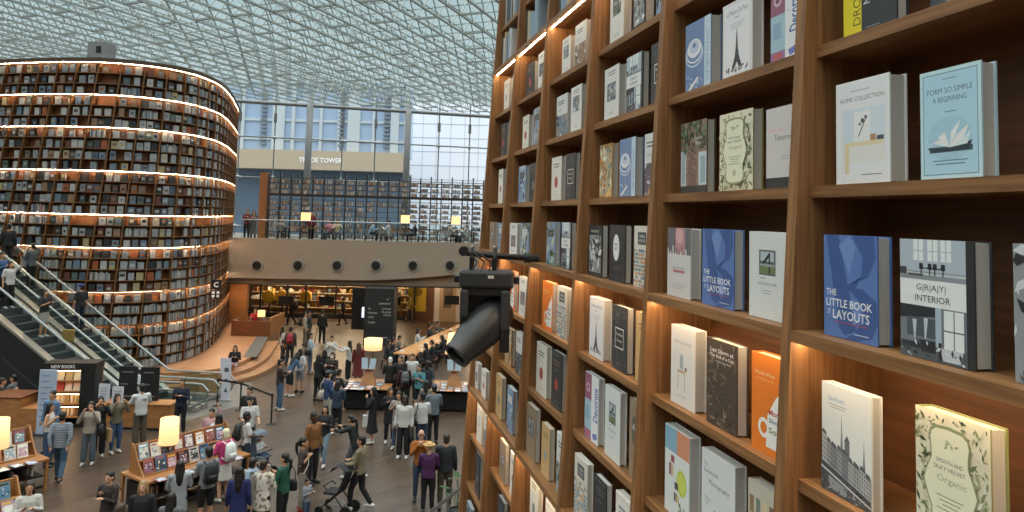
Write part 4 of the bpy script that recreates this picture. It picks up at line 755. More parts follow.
def flat_table(x0, x1, y0, y1, nm, seed):
    t = table_frame(((x0, y0, 0), 0), x1-x0, y1-y0, nm, f'wood and black display table covered in flat magazines, {nm}', 'panel'); i = 0
    for r_ in range(4):
        for k in range(int((x1-x0-.1)/.27)):
            magazine(Matrix.Translation((x0+.06+.27*k, y0+.05+.38*r_, .794)) @ Matrix.Rotation(random.uniform(-.1, .1), 4, 'Z') @ Matrix.Rotation(-math.pi/2, 4, 'X') @ Matrix.Translation((0, -.008, -.31)), .23, .3, seed*100+i, f'flat on table {nm}, {ORD[r_]} row, {ORD[k]} from left', f'flat magazines, {nm}'); i += 1
    e = thing('easel', f'small wooden display easel with papers, {nm}', 'stand', ((x0+x1)/2, y0+.55, .805)); m_ = MB()
    m_.add([(-.28, -.2, 0), (.28, -.2, 0), (.28, .25, 0), (-.28, .25, 0), (-.1, .0, .55), (.1, .0, .55), (.1, .06, .55), (-.1, .06, .55)], [(3, 2, 1, 0), (4, 5, 6, 7), (0, 1, 5, 4), (1, 2, 6, 5), (2, 3, 7, 6), (3, 0, 4, 7)]); m_.build('wood_block', WT, e)
    p_ = MB(); p_.add([(-.24, -.1, .56), (-.02, -.1, .56), (-.05, .0, .95), (-.27, .0, .95), (.02, -.1, .56), (.24, -.1, .56), (.27, .0, .93), (.05, .0, .93)], [(0, 1, 2, 3), (4, 5, 6, 7)]); p_.build('paper', mat('leaflet', '9fb0bc', .5), e); B((-.26, -.11, .55), (.26, .06, .57)).build('tray', WT, e)
flat_table(-5.85, -4.15, 27.4, 29.0, 'below the wide lit lamp', 5)
p = Vector((-5.0, 28.7, 0)); floor_lamp(p, 1.92, 2.32, .33, .34, 'wide drum lamp glowing over the centre display table', .805)
flat_table(-2.7, -1.1, 27.5, 29.1, 'behind the stage light', 6)
p = Vector((-2.0, 28.75, 0)); floor_lamp(p, 1.85, 2.6, .32, .2, 'conical lamp glowing behind the hanging stage light', .805)

# long reading table with stools
q = thing('reading_table', 'long warm wooden reading table crowded with seated readers', 'table', (-4.55, 34.3, 0), -.235)
bevel(B((-.58, 0, .72), (.58, 10.2, .78)).build('table_top', mat('warm_table', 'b5814f', .4, noise=.12, nscale=4), q), .01)
for y in (.3, 3.4, 6.6, 9.8):
    for x in (-.48, .48): B((x-.04, y-.04, 0), (x+.04, y+.04, .72)).build('leg', BLK, q)
QX = Matrix.Translation((-4.55, 34.3, 0)) @ Matrix.Rotation(q.rotation_euler.z, 4, 'Z')
for i in range(12):
    X = QX @ Matrix.Translation((random.uniform(-.45, .25), .4+.8*i, .784)) @ Matrix.Rotation(random.uniform(-.4, .4), 4, 'Z'); m_ = MB(); m_.add([(0, 0, 0), (.2, 0, 0), (.2, .28, 0), (0, .28, 0), (0, 0, .012), (.1, 0, .024), (.2, 0, .012), (0, .28, .012), (.1, .28, .024), (.2, .28, .012)], [(3, 2, 1, 0), (4, 5, 8, 7), (5, 6, 9, 8), (0, 1, 6, 5, 4), (2, 3, 7, 8, 9), (1, 2, 9, 6), (3, 0, 4, 7)])
    o = m_.build('open_book', PAPER); o.matrix_world = X; tag(o, f'open book lying on the long reading table, {ORD[i]} from its near end', 'book', 'open books on the reading table')
def stool(x, y, lab, rz=0):
    s_ = thing('stool', lab, 'stool', (x, y, 0), rz, 'stools at the reading table'); bevel(B((-.19, -.19, .42), (.19, .19, .46)).build('seat', WD, s_), .01)
    for a in (-1, 1):
        for b in (-1, 1): MB().bar((a*.16, b*.16, .42), (a*.19, b*.19, 0), .016).build('leg', BLK, s_)
    MB().bar((-.17, .17, .2), (.17, .17, .2), .012).build('stretcher', BLK, s_)

# ------------------------------------------------------------------ two escalators climbing to the left
E_D = Vector((-.989, .148, 0)); E_N = Vector((.148, .989, 0)); SL = .65
def escalator(B0, run, nm, wd=1.0, side=False, near_h=.95):
    esc = thing('escalator', nm, 'escalator', (0, 0, 0))
    def pt(s, t, z): p = B0+E_D*s+E_N*t; return Vector((p.x, p.y, max(0, s)*SL+z))
    S = [-2.2, 0]+[run*k/6 for k in range(1, 7)]
    st_ = MB(); n = int(run/.36)
    for k in range(-5, n):
        a, b = pt(0, 0, 0), 0; s0, s1 = k*.36, (k+1)*.36; z = max(0, s1)*SL+.02
        q_ = [B0+E_D*s0-E_N*wd/2, B0+E_D*s1-E_N*wd/2, B0+E_D*s1+E_N*wd/2, B0+E_D*s0+E_N*wd/2]
        st_.add([(p.x, p.y, z-.22) for p in q_]+[(p.x, p.y, z) for p in q_], [(0, 1, 2, 3), (7, 6, 5, 4), (4, 5, 1, 0), (5, 6, 2, 1), (6, 7, 3, 2), (7, 4, 0, 3)])
    st_.build('steps', mat('step_metal', '4b5254', .45, .4), esc)
    for sd in (-1, 1):
        t0 = sd*(wd/2+.03); mb = MB()
        for s0, s1 in zip(S, S[1:]): mb.add([pt(s0, t0, .05), pt(s1, t0, .05), pt(s1, t0, near_h), pt(s0, t0, near_h)], [(0, 1, 2, 3)])
        mb.build('glass_balustrade', GL_RAIL, esc)
        hr = [pt(-2.2, t0, .42)-E_D*.3, pt(-2.2, t0, .75)-E_D*.42, pt(-2.2, t0, near_h)-E_D*.2]+[pt(s, t0, near_h+.02) for s in S]
        MB().tube([pt(-1.9, t0, .1)]+hr, .04, 8).build('handrail', mat('handrail_silver', '8d9394', .3, .6), esc)
        mb = MB(); t1 = sd*(wd/2+.02); t2 = sd*(wd/2+.32)
        for s0, s1 in zip(S, S[1:]):
            mb.add([pt(s, t, z) for s in (s0, s1) for t, z in ((t1, .16), (t2, .16), (t2, .02), (t1, .02))], [(0, 1, 2, 3), (7, 6, 5, 4), (0, 4, 5, 1), (1, 5, 6, 2), (2, 6, 7, 3), (3, 7, 4, 0)])
        mb.build('deck', mat('deck_metal', 'aaa59c', .3, .5), esc)
        mb = MB()
        mb.add([pt(0, t0, -.0), pt(run, t0, 0), pt(run, t0, -.9), pt(1.4, t0, -.8)], [(0, 1, 2, 3)])
        mb.add([pt(s, t0+sd*.33, z) for s, z in ((-.2, 0.02), (run, 0.02), (run, -1.0), (1.7, -1.0))], [(0, 1, 2, 3)]); mb.build('side_cladding', mat('cladding_black', '1d1e21', .5), esc)
    mb = MB(); mb.add([pt(1.6, -wd/2-.3, -.95), pt(run, -wd/2-.3, -.95), pt(run, wd/2+.3, -.95), pt(1.6, wd/2+.3, -.95)], [(0, 1, 2, 3)]); mb.build('underside', BLK, esc)
    return pt
EA = Vector((-12.9, 26.4, 0)); EB = EA+E_N*1.8
ptB = escalator(EB, 8.2, 'far escalator climbing left, beside the curved bookcase tower'); ptA = escalator(EA, 8.2, 'near escalator climbing left, with black cladding below')
# black wall below the near escalator
mb = MB(); W_ = [EA+E_D*s-E_N*.95 for s in (1.4, 14)]
mb.add([(W_[0].x, W_[0].y, 0), (W_[1].x, W_[1].y, 0), (W_[1].x, W_[1].y, 12.6*SL), (W_[0].x, W_[0].y, .0)]+[(p.x+.05, p.y+.2, z) for p, z in ((W_[0], 0), (W_[1], 0), (W_[1], 12.6*SL), (W_[0], .0))], [(0, 1, 2, 3), (7, 6, 5, 4), (1, 5, 6, 2), (2, 6, 7, 3)])
tag(mb.build('wall_escalator', mat('wall_black', '1b1b1e', .6)), kind='structure')
ey = thing('round_sign', 'small tan plaque standing between the escalator lanes', 'sign', ptA(3.0, .75, .18)); bevel(B((-.22, -.03, .0), (.22, .03, .42)).build('plaque', mat('plaque_tan', 'b58f4f', .6), ey), .03)

# ------------------------------------------------------------------ stands in front of the escalators
kp = at(74, 421, 0); ki = thing('book_kiosk', 'tall black kiosk with lit shelves of yellow-toned books below the escalator', 'kiosk', (kp.x, kp.y-.8, 0), math.radians(8))
B((-.58, 0, 0), (-.53, .7, 1.85)).build('side_panel', BLK, ki); B((.53, 0, 0), (.95, .7, 1.85)).build('side_panel', BLK, ki); B((-.58, .62, 0), (.95, .7, 1.85)).build('back_panel', WT, ki); B((-.6, -.02, 1.80), (.97, .7, 2.0)).build('header', BLK, ki); B((-.53, 0, 0), (.53, .62, .1)).build('plinth', BLK, ki)
letters('NEW BOOKS', .7, .1, mat('sign_white', 'f4f4f2', .4), ki, 'lettering', Matrix.Translation((.0, -.035, 1.9)))
kl = mat('kiosk_led', (1, .7, .38), emit=14)
for i, z in enumerate((.32, .72, 1.12, 1.45)): B((-.53, .02, z-.03), (.53, .62, z)).build('shelf', WT, ki); B((-.5, .03, z+.30), (.5, .05, z+.312)).build('shelf_light', kl, ki)
KX = Matrix.Translation((kp.x, kp.y-.8, 0)) @ Matrix.Rotation(math.radians(8), 4, 'Z')
for i, z in enumerate((.32, .72)):
    x = -.5
    for k in range(16):
        t = random.uniform(.04, .075)
        if x+t > .5: break
        o = B((0, 0, 0), (t*.95, .16, random.uniform(.2, .27))).build('book', cmat(random.choice(['d8c9a8', 'b08f5f', 'e6dcc4', '7a5a3a', 'c9a05f', 'ede6d6']), .6)); o.matrix_world = KX @ Matrix.Translation((x, .2, z+.002)); x += t
        tag(o, f'spine-out book in the lit kiosk, {("bottom", "second")[i]} shelf, {ORD[min(k, 15)]} from left', 'book', 'spine-out books in the lit kiosk')
for i, z in enumerate((1.12, 1.45)):
    for k in range(4):
        o = B((0, 0, 0), (.21, .03, .26)).build('book', cmat([['d8c9a8', 'c2493a', 'e6dcc4', 'e0d6bd'], ['c9b48d', 'd8c9a8', 'b59a6d', 'ded2b5']][i][k], .6)); o.matrix_world = KX @ Matrix.Translation((-.48+.25*k, .12, z+.002)) @ Matrix.Rotation(-.3, 4, 'X')
        tag(o, f'{["cream", "red" if i == 0 else "beige", "pale", "ivory"][k]} face-out book in the lit kiosk, {("third", "top")[i]} shelf, {ORD[k]} from left', 'book', 'face-out books in the lit kiosk')
def panel_stand(u, v, w_, h, nm, lab, m, cat_, ry=0, rz=0, lines=0, lc='c9cbd0'):
    p = at(u, v, 0); t = thing(nm, lab, cat_, (p.x, p.y, 0), rz); a = MB(); a.box((-w_/2, 0, .03), (w_/2, .05, h)); bevel(a.build('panel', m, t), .006); B((-w_/2, -.15, 0), (w_/2, .2, .03)).build('foot_plate', BLK, t)
    if lines:
        l_ = MB(); r = random.Random(u)
        for k in range(lines): z = h*(.9-.8*k/lines); l_.box((-w_*.36, -.004, z), (-w_*.36+w_*r.uniform(.3, .7), 0, z+h*.015))
        l_.build('print', mat('print_'+lc, lc, .6), t)
    return t
panel_stand(44, 435, .5, 1.95, 'poster_board', 'tall pale blue poster board leaning beside the lit book kiosk', mat('poster_pale', 'a8b4c8', .5), 'board', rz=.1, lines=9, lc='6d7f9a')
panel_stand(125, 427, .58, 1.9, 'banner', 'black information banner, left of the pair below the escalator', BLK, 'banner', lines=4, lc='77797d')
panel_stand(147, 427, .58, 1.88, 'banner', 'black information banner, right of the pair below the escalator', BLK, 'banner', rz=.05, lines=4, lc='77797d')
for u, v, lab in ((105.5, 401, 'white notice sheet standing left of the black banners'), (119, 404, 'white notice sheet leaning on the left black banner')):
    p = at(u, v, .95); t = thing('notice', lab, 'sign', (p.x, p.y-.12, 0)); B((-.17, 0, .98), (.17, .02, 1.5)).build('sheet', mat('sheet_white', 'c6c6d0', .5), t); MB().bar((0, .03, 0), (0, .03, 1.0), .015).build('stand_pole', BLK, t); B((-.15, -.12, 0), (.15, .15, .02)).build('base', BLK, t); l_ = MB()
    for k in range(5): l_.box((-.12, -.003, 1.06+.07*k), (.05+.015*k, 0, 1.08+.07*k))
    l_.build('print', mat('print_77797d', '77797d'), t)
cp_ = at(133, 432, 0); ct = thing('counter', 'low wooden counter behind the people taking photographs', 'counter', (cp_.x, cp_.y+.2, 0)); bevel(B((-1.1, 0, 0), (1.0, .6, .78)).build('body', WT, ct), .01); B((-1.15, -.04, .78), (1.05, .62, .82)).build('counter_top', WT, ct); B((-1.05, -.01, 0), (.95, 0, .08)).build('kick_board', BLK, ct)
c2 = at(15, 432, 0); ct = thing('counter', 'stepped wooden cafe counter at the left edge under the escalator', 'counter', (c2.x, c2.y, 0)); bevel(B((-1.6, 0, 0), (.1, 1.0, 1.0)).build('body', WT, ct), .01); bevel(B((.1, 0, 0), (.8, 1, .72)).build('lower_step', WT, ct), .01); B((-1.62, -.02, 1.0), (.12, 1.02, 1.04)).build('counter_top', WD, ct)
bx = thing('crate', 'blue plastic crate beside the wooden cafe counter', 'crate', (c2.x+1.0, c2.y+1.3, 0)); 
for lo, hi in (((-.3, -.2, 0), (.3, .2, .04)), ((-.3, -.2, .04), (-.27, .2, .5)), ((.27, -.2, .04), (.3, .2, .5)), ((-.27, -.2, .04), (.27, -.17, .5)), ((-.27, .17, .04), (.27, .2, .5))): B(lo, hi).build('crate_panel', mat('crate_blue', '2d4f7d', .6), bx)
wb_ = at(225, 401, 0); t = thing('banner', 'narrow white roll banner with icons at the foot of the stage steps', 'banner', (wb_.x, wb_.y, 0)); B((-.16, 0, .05), (.16, .02, 1.35)).build('sheet', mat('sheet_white', 'c6c6d0', .5), t); B((-.2, -.08, 0), (.2, .1, .05)).build('foot', GREY, t)
ic = MB(); ic.box((-.08, -.004, 1.05), (.08, 0, 1.2)); ic.add([(-.07, -.004, .32), (.07, -.004, .32), (0, -.004, .5)], [(0, 1, 2)]); ic.lathe((0, 0, .75), (0, -1, 0), [(0, .06), (.004, .06)], 14); ic.build('icon', mat('icon_grey', '55575d', .6), t)
t2 = at(218, 398, 0); t = thing('notice', 'white notice board standing left of the narrow roll banner', 'sign', (t2.x, t2.y+.6, 0)); B((-.2, 0, .75), (.2, .02, 1.35)).build('sheet', mat('sheet_white', 'c6c6d0', .5), t); MB().bar((0, .03, 0), (0, .03, 1.0), .015).build('stand_pole', BLK, t); B((-.15, -.12, 0), (.15, .15, .02)).build('base', BLK, t)
for (u, v), lab in (((194, 392), 'pale wooden stool block left of the navy dressed person'), ((209, 394), 'pale wooden stool block beside the white notice board')):
    p = at(u, v, 0); t = thing('wooden_block', lab, 'seat', (p.x, p.y, 0), .2); bevel(B((-.32, -.25, 0), (.32, .25, .75)).build('body', mat('block_wood', 'a58058', .6, noise=.1, nscale=5), t), .015); B((-.33, -.26, .75), (.33, .26, .79)).build('lid', WT, t)
# queue barriers
QP = [at(271, 424, 0), at(240, 410, 0), at(217, 406, 0)]
for i, p in enumerate(QP):
    t = thing('barrier_post', f'black queue barrier post, {ORD[i]} from the right, near the stage steps', 'barrier', (p.x, p.y, 0), 0, 'queue barrier posts'); MB().lathe((0, 0, 0), (0, 0, 1), [(0, .17), (.02, .16), (.03, .03)], 16).build('base', BLK, t); MB().tube([(0, 0, .02), (0, 0, .95)], .03, 8, round_ends=False).build('post', BLK, t); MB().tube([(0, 0, .86), (0, 0, .98)], .045, 10, round_ends=False).build('belt_head', DGR, t)
    if i < 2:
        d_ = QP[i+1]-p; m_ = MB(); m_.add([(0, 0, .88), (d_.x, d_.y, .88), (d_.x, d_.y, .95), (0, 0, .95)], [(0, 1, 2, 3)]); m_.build('belt', BLK, t)
# direction sign on the tower
sg = thing('direction_sign', 'black square sign with white letter C and pictograms on the curved tower', 'sign', (-13.40, 35.0, 3.55), math.radians(18))
bevel(B((-.22, -.03, -.22), (.22, .03, .22)).build('letter_panel', BLK, sg), .01); letters('C', .2, .24, mat('sign_white', 'f4f4f2', .4), sg, 'lettering', Matrix.Translation((0, -.034, 0)), bold=.03); B((-.22, -.03, -.62), (.22, .03, -.26)).build('pictogram_panel', BLK, sg); MB().bar((0, .02, -.62), (0, .02, .22), .015).build('spine_rod', BLK, sg); MB().bar((0, .02, -.2), (-.35, .15, -.2), .015).build('bracket', BLK, sg)
ic = MB()
for x, z in ((-.1, -.36), (.1, -.36), (-.1, -.52), (.1, -.52)): ic.box((x-.06, -.034, z-.055), (x+.06, -.03, z+.055))
ic.build('pictogram', mat('sign_white', 'f4f4f2', .4), sg)
sb = at(222, 281, 3.0)
# handrail and plant at the foot of the near bookcase
hp = thing('handrail', 'steel stair handrail rising beside the near bookcase at the bottom', 'rail', (0, 0, 0)); a_, b_ = aty(428, 514, 13.5), aty(468, 482, 13.0); d_ = (b_-a_)
MB().tube([a_-d_*1.2, b_+d_*.4], .03, 8).build('top_rail', STEEL, hp); MB().tube([a_-d_*1.2-Vector((0, 0, .35)), b_+d_*.4-Vector((0, 0, .35))], .018, 8).build('mid_rail', STEEL, hp)
for k in (-.9, -.2, .5, 1.2): p = a_+d_*k; MB().tube([(p.x, p.y, 0), p], .022, 8).build('post', STEEL, hp)
mb = MB(); mb.prism([(b_.x-2.2, b_.y-.6), (b_.x+1.5, b_.y-.6), (b_.x+1.5, b_.y+.6), (b_.x-2.2, b_.y+.6)], 0, .2)
pl = at(459, 484, .95); pt_ = thing('potted_plant', 'leafy potted plant beside the steel handrail near the bookcase', 'plant', (pl.x, pl.y, 0)); MB().lathe((0, 0, 0), (0, 0, 1), [(0, .16), (.4, .22), (.4, .19), (.36, .18)], 18).build('pot', DGR, pt_)
for k in range(9):
    a = k*2.4; r_ = .12+.05*(k % 3); h = .5+.09*k; dx, dy = math.cos(a), math.sin(a); m_ = MB(); m_.tube([(0, 0, .36), (dx*r_*.5, dy*r_*.5, h-.12), (dx*r_, dy*r_, h)], .008, 5); c = Vector((dx*r_, dy*r_, h)); e = Vector((dx*.3, dy*.3, .06)); s_ = Vector((-dy*.08, dx*.08, .0))
    m_.add([c, c+e*.35+s_, c+e*.7+s_*.8+Vector((0, 0, .01)), c+e, c+e*.7-s_*.8+Vector((0, 0, .01)), c+e*.35-s_], [(0, 1, 2, 3), (0, 3, 4, 5)]); m_.build('leaf', mat('leaf_green', '2f4a2a', .9), pt_)
# ------------------------------------------------------------------ people
def px_of(P):
    d = Vector(P)-Vector((0, 0, CAMH)); k = d.dot(_F); return 512+FPX*d.dot(_R)/k, CYP-FPX*d.dot(_U)/k
SKIN = dict(a='b98a6c', b='c4987c', d='4a3022')
ARMS = dict(down=((.05, -.02, -.27), (.07, .04, -.50)), phone=((.06, .06, -.26), (-.07, .25, -.15)), cam=((.09, .17, -.19), (-.05, .24, .10)), push=((.05, .06, -.26), (.02, .30, -.30)), hip=((.10, -.03, -.25), (-.06, .12, -.12)),
            point=((.10, .20, -.06), (.05, .44, -.02)), chin=((.06, .11, -.25), (-.12, .17, .0)), table=((.08, .14, -.24), (-.03, .34, -.10)), bag=((.06, -.05, -.27), (.05, .10, -.46)), up=((.12, .1, .16), (.08, .16, .40)), back=((.06, -.10, -.25), (.02, -.14, -.46)))
def pmat(h, r=.8): return mat('cloth_'+h, tuple(x*.78 for x in srgb(h)), r)
def person(label, pos, h, yaw, legs, arms, top, tlen, sleeve, bot, bcol, shoe, hair, hcol, skin='a', vox=.014, lean=0, group=None, face=True):
    S = h/1.7; sit = legs == 'sit'; drop = -.40 if sit else (-.34 if legs == 'crouch' else 0); cl, sl_ = math.cos(math.radians(lean)), math.sin(math.radians(lean))
    def ub(p):                                           # upper body leans about the hips
        x, y, z = p
        if z > .95: y, z = y*cl+(z-.95)*sl_, .95+(z-.95)*cl-y*sl_*.5
        return Vector((x*S, y*S, (z+drop)*S))
    def lo(p): return Vector((p[0]*S, p[1]*S, p[2]*S))
    if sit: L = [((.09, 0, .53), (.12, .42, .50), (.12, .40, .085))]*2
    elif legs == 'crouch': L = [((.09, 0, .56), (.14, .36, .46), (.12, .06, .085))]*2
    elif legs == 'walk': L = [((.085, .0, .92), (.09, .17, .52), (.09, .20, .10)), ((.085, 0, .92), (.09, -.03, .50), (.09, -.27, .15))]
    else: L = [((.09, 0, .92), (.10, .02, .50), (.11, -.02, .085)), ((.09, 0, .92), (.10, .03, .50), (.11, .02, .085))]
    aL, aR = (arms.split('/')*2)[:2]
    def arm(kind, sd):
        e, w_ = ARMS[kind]; s0 = Vector((.175, 0, 1.385)); return [Vector((sd*(s0.x+q[0]), s0.y+q[1], s0.z+q[2])) for q in ((0, 0, 0), e, w_)]
    AL, AR = arm(aL, -1), arm(aR, 1); big = vox < .013
    b = MB(); U = lambda p: ub(p)
    b.ell((0, .0, 1.60), (.074, .092, .112), 14, 10, T=U); b.ell((0, .028, 1.535), (.054, .066, .062), 12, 8, T=U); b.ell((0, .098, 1.575), (.014, .018, .024), 8, 6, T=U)
    for sd in (-1, 1): b.ell((sd*.076, -.005, 1.585), (.014, .024, .034), 8, 6, T=U)
    b.tube([U((0, -.02, 1.36)), U((0, .0, 1.54))], [.060*S, .052*S], 10); b.ell((0, 0, 1.24), (.158, .10, .20), 14, 8, T=U); b.ell((0, .0, 1.04), (.138, .098, .18), 14, 8, T=U); b.ell((0, 0, .93), (.155, .108, .12), 14, 8, T=U); b.tube([U((-.16, 0, 1.38)), U((.16, 0, 1.38))], .055*S, 8)
    for A_, sd in ((AL, -1), (AR, 1)):
        s_, e, w_ = A_; b.tube([U(s_), U(s_.lerp(e, .5)), U(e), U(e.lerp(w_, .45)), U(w_)], [.050*S, .046*S, .038*S, .036*S, .026*S], 9)
        d = (w_-e).normalized(); side = Vector((0, 0, 1)).cross(d); side = Vector((1, 0, 0)) if side.length < .2 else side.normalized()
        if abs(d.z) > .75: side = Vector((0, 1, 0))-d*d.y; side.normalize()
        nrm = d.cross(side); pc = w_+d*.05; b.tube([U(w_), U(pc), U(w_+d*.085)], [.026*S, .036*S, .034*S], 8, flat=.6)
        for f_, ln in ((-1.5, .062), (-.5, .075), (.5, .07), (1.5, .055)):
            k0 = w_+d*.08+side*.016*f_; k1 = k0+d*ln*.55+nrm*.008*sd; k2 = k1+d*ln*.4+nrm*.022*sd; b.tube([U(k0), U(k1), U(k2)], [.0095*S, .009*S, .0075*S], 6)
        t0 = w_+d*.03+side*.028; b.tube([U(t0), U(t0+side*.03+d*.03), U(t0+side*.035+d*.06+nrm*.012*sd)], [.012*S, .0105*S, .009*S], 6)
    for (hp_, kn, an), sd in zip(L, (-1, 1)):
        m = lambda p: lo((sd*p[0], p[1], p[2])); b.tube([m(hp_), m(tuple(.5*(x+y) for x, y in zip(hp_, kn))), m(kn)], [.086*S, .076*S, .056*S], 10); kc = tuple(.65*x+.35*y for x, y in zip(kn, an)); b.tube([m(kn), m(kc), m(an)], [.055*S, .056*S, .036*S], 10)
        b.tube([m((an[0], an[1]-.035, an[2]-.045)), m((an[0]+.005, an[1]+.06, an[2]-.055)), m((an[0]+.01, an[1]+.14, an[2]-.062))], [.034*S, .036*S, .024*S], 8)
    if sit or legs == 'crouch': b.ell((0, .02, .93), (.16, .12, .13), 12, 8, T=U)
    p = b.build('person', mat('skin_'+skin, SKIN[skin], .55), smooth=True); rm = p.modifiers.new('skin_surface', 'REMESH'); rm.mode = 'VOXEL'; rm.voxel_size = vox*S*(.8 if big else 1); rm.use_smooth_shade = True; sm = p.modifiers.new('relax', 'SMOOTH'); sm.iterations = 2; sm.factor = .4
    tag(p, label, 'person', group); p.location = pos; p.rotation_euler = (0, 0, math.radians(yaw))
    # clothes, hair, shoes
    t = MB(); hem = {'n': .86, 's': .93, 'c': .62, 'd': .34}[tlen]
    if sit: hem = .86
    rg = [(0, -.005, 1.435, .07, .062), (0, -.005, 1.405, .12, .082), (0, 0, 1.33, .182, .118), (0, 0, 1.2, .176, .122), (0, 0, 1.06, .160, .116), (0, 0, .95, .176, .126)]
    if hem < .93: rg += [(0, .0, .86, .182, .132)]
    if hem < .8: rg += [(0, 0, (.86+hem)/2, .19 if tlen == 'c' else .2, .145), (0, 0, hem, .2 if tlen == 'c' else .25, .155 if tlen == 'c' else .2)]
    t.rings(rg, 16, T=U)
    if sleeve != 'n': t.tube([U((-.165, -.004, 1.375)), U((.165, -.004, 1.375))], .072*S, 10)
    for A_ in (AL, AR):
        s_, e, w_ = A_
        if sleeve == 'l': t.tube([U(s_), U(s_.lerp(e, .5)), U(e), U(e.lerp(w_, .5)), U(e.lerp(w_, .97))], [.068*S, .062*S, .053*S, .049*S, .043*S], 10)
        elif sleeve == 's': t.tube([U(s_), U(s_.lerp(e, .45)), U(s_.lerp(e, .8))], [.072*S, .068*S, .070*S], 10)
    o = t.build('top', pmat(top) if '+' not in top else pattern_mat(top), p, True); rm = o.modifiers.new('cloth_surface', 'REMESH'); rm.mode = 'VOXEL'; rm.voxel_size = .016*S; rm.use_smooth_shade = True; sm = o.modifiers.new('relax', 'SMOOTH'); sm.iterations = 2; sm.factor = .5
    if bot != 'x':
        t = MB()
        if bot in 'sl' and not sit: z = .52 if bot == 's' else .2; r1 = .21 if bot == 's' else .25; t.rings([(0, 0, 1.0, .158, .115), (0, 0, .9, .178, .13), (0, .0, z, r1, r1*.8)], 18, T=lambda q: Vector((q.x*S, q.y*S, q.z*S)))
        else:
            t.ell((0, 0, .93), (.168, .122, .115), 14, 8, T=U); wd_ = {'t': 1, 'w': 1.45, 'h': 1.15}.get(bot, 1)
            for (hp_, kn, an), sd in zip(L, (-1, 1)):
                m = lambda p_: lo((sd*p_[0], p_[1], p_[2])); mid = tuple(.5*(x+y) for x, y in zip(hp_, kn)); lowp = tuple(.12*x+.88*y for x, y in zip(kn, an)); pts = [m(hp_), m(mid), m(kn)]; rr_ = [.096*S, .090*S, .070*S*(.5+.5*wd_)]
                if bot != 'h': kc = tuple(.5*(x+y) for x, y in zip(kn, an)); pts += [m(kc), m(lowp)]; rr_ += [.064*S*wd_, .056*S*wd_]
                t.tube(pts, rr_, 10)
        o = t.build('skirt' if bot in 'sl' and not sit else 'trousers', pmat(bcol, .85), p, True); rm = o.modifiers.new('cloth_surface', 'REMESH'); rm.mode = 'VOXEL'; rm.voxel_size = .016*S; rm.use_smooth_shade = True
    for (hp_, kn, an), sd in zip(L, (-1, 1)):
        m = lambda p_: lo((sd*p_[0], p_[1], p_[2])); q = MB(); q.tube([m((an[0], an[1]-.05, an[2]-.035)), m((an[0], an[1]-.01, an[2]-.03)), m((an[0]+.006, an[1]+.08, an[2]-.046)), m((an[0]+.012, an[1]+.16, an[2]-.052))], [.046*S, .050*S, .045*S, .032*S], 9); q.build('shoe', pmat(shoe, .5), p, True)
    hm = mat('hair_'+hcol, hcol, .5, noise=.2, nscale=60)
    if hair not in 'nh':
        t = MB(); hk = 'c' if hair.startswith('c') else hair
        t.ell((0, -.018, 1.640), (.085, .099, .092), 14, 9, T=U); t.ell((0, -.05, 1.57), (.078, .066, .075), 12, 8, T=U)
        if hk in 'lb':
            zz = 1.22 if hk == 'l' else 1.43
            t.tube([U((0, -.055, 1.6)), U((0, -.085, 1.45)), U((0, -.105, max(zz, 1.3))), U((0, -.10, zz))], [.082*S, .084*S, .074*S, .05*S], 12, flat=.62)
            for sd in (-1, 1): t.tube([U((sd*.07, .0, 1.62)), U((sd*.082, -.01, 1.5)), U((sd*.085, -.02, max(zz+.08, 1.40)))], [.028*S, .03*S, .022*S], 7)
        if hk == 'p': t.tube([U((0, -.10, 1.63)), U((0, -.16, 1.58)), U((0, -.16, 1.42)), U((0, -.13, 1.3))], [.03*S, .042*S, .036*S, .016*S], 8)
        if hk == 'u': t.ell((0, -.08, 1.72), (.045, .045, .04), 10, 7, T=U)
        o = t.build('hair', hm, p, True); rm = o.modifiers.new('hair_surface', 'REMESH'); rm.mode = 'VOXEL'; rm.voxel_size = .013*S; rm.use_smooth_shade = True
    if hair.startswith('c') or hair == 'h':
        c = cmat({'c': '1d1e21', 'ck': '3f4750', 'cb': '22306b', 'h': 'c2a26b'}[hair], .8); q = MB(); q.ell((0, -.012, 1.665), (.094, .106, .075), 14, 8, T=U)
        if hair == 'h': q.lathe(U((0, -.01, 1.655)), (0, 0, 1), [(0, .15*S), (.012, .15*S)], 20)
        else: q.tube([U((0, .06, 1.66)), U((0, .17, 1.645))], [.075*S, .06*S], 10, flat=.12)
        q.build('hat' if hair == 'h' else 'cap', c, p, True)
    if face and abs(((yaw+180) % 360)-180) > 60:
        for sd in (-1, 1): q = MB(); q.ell((sd*.03, .083, 1.605), (.012, .010, .007), 8, 6, T=U); q.build('eye', cmat('1c1512', .3), p, True)
        q = MB(); q.ell((0, .088, 1.528), (.022, .010, .006), 8, 6, T=U); q.build('mouth', cmat('8f4a42', .5), p, True)
    p['up'] = 0; del p['up']
    return p
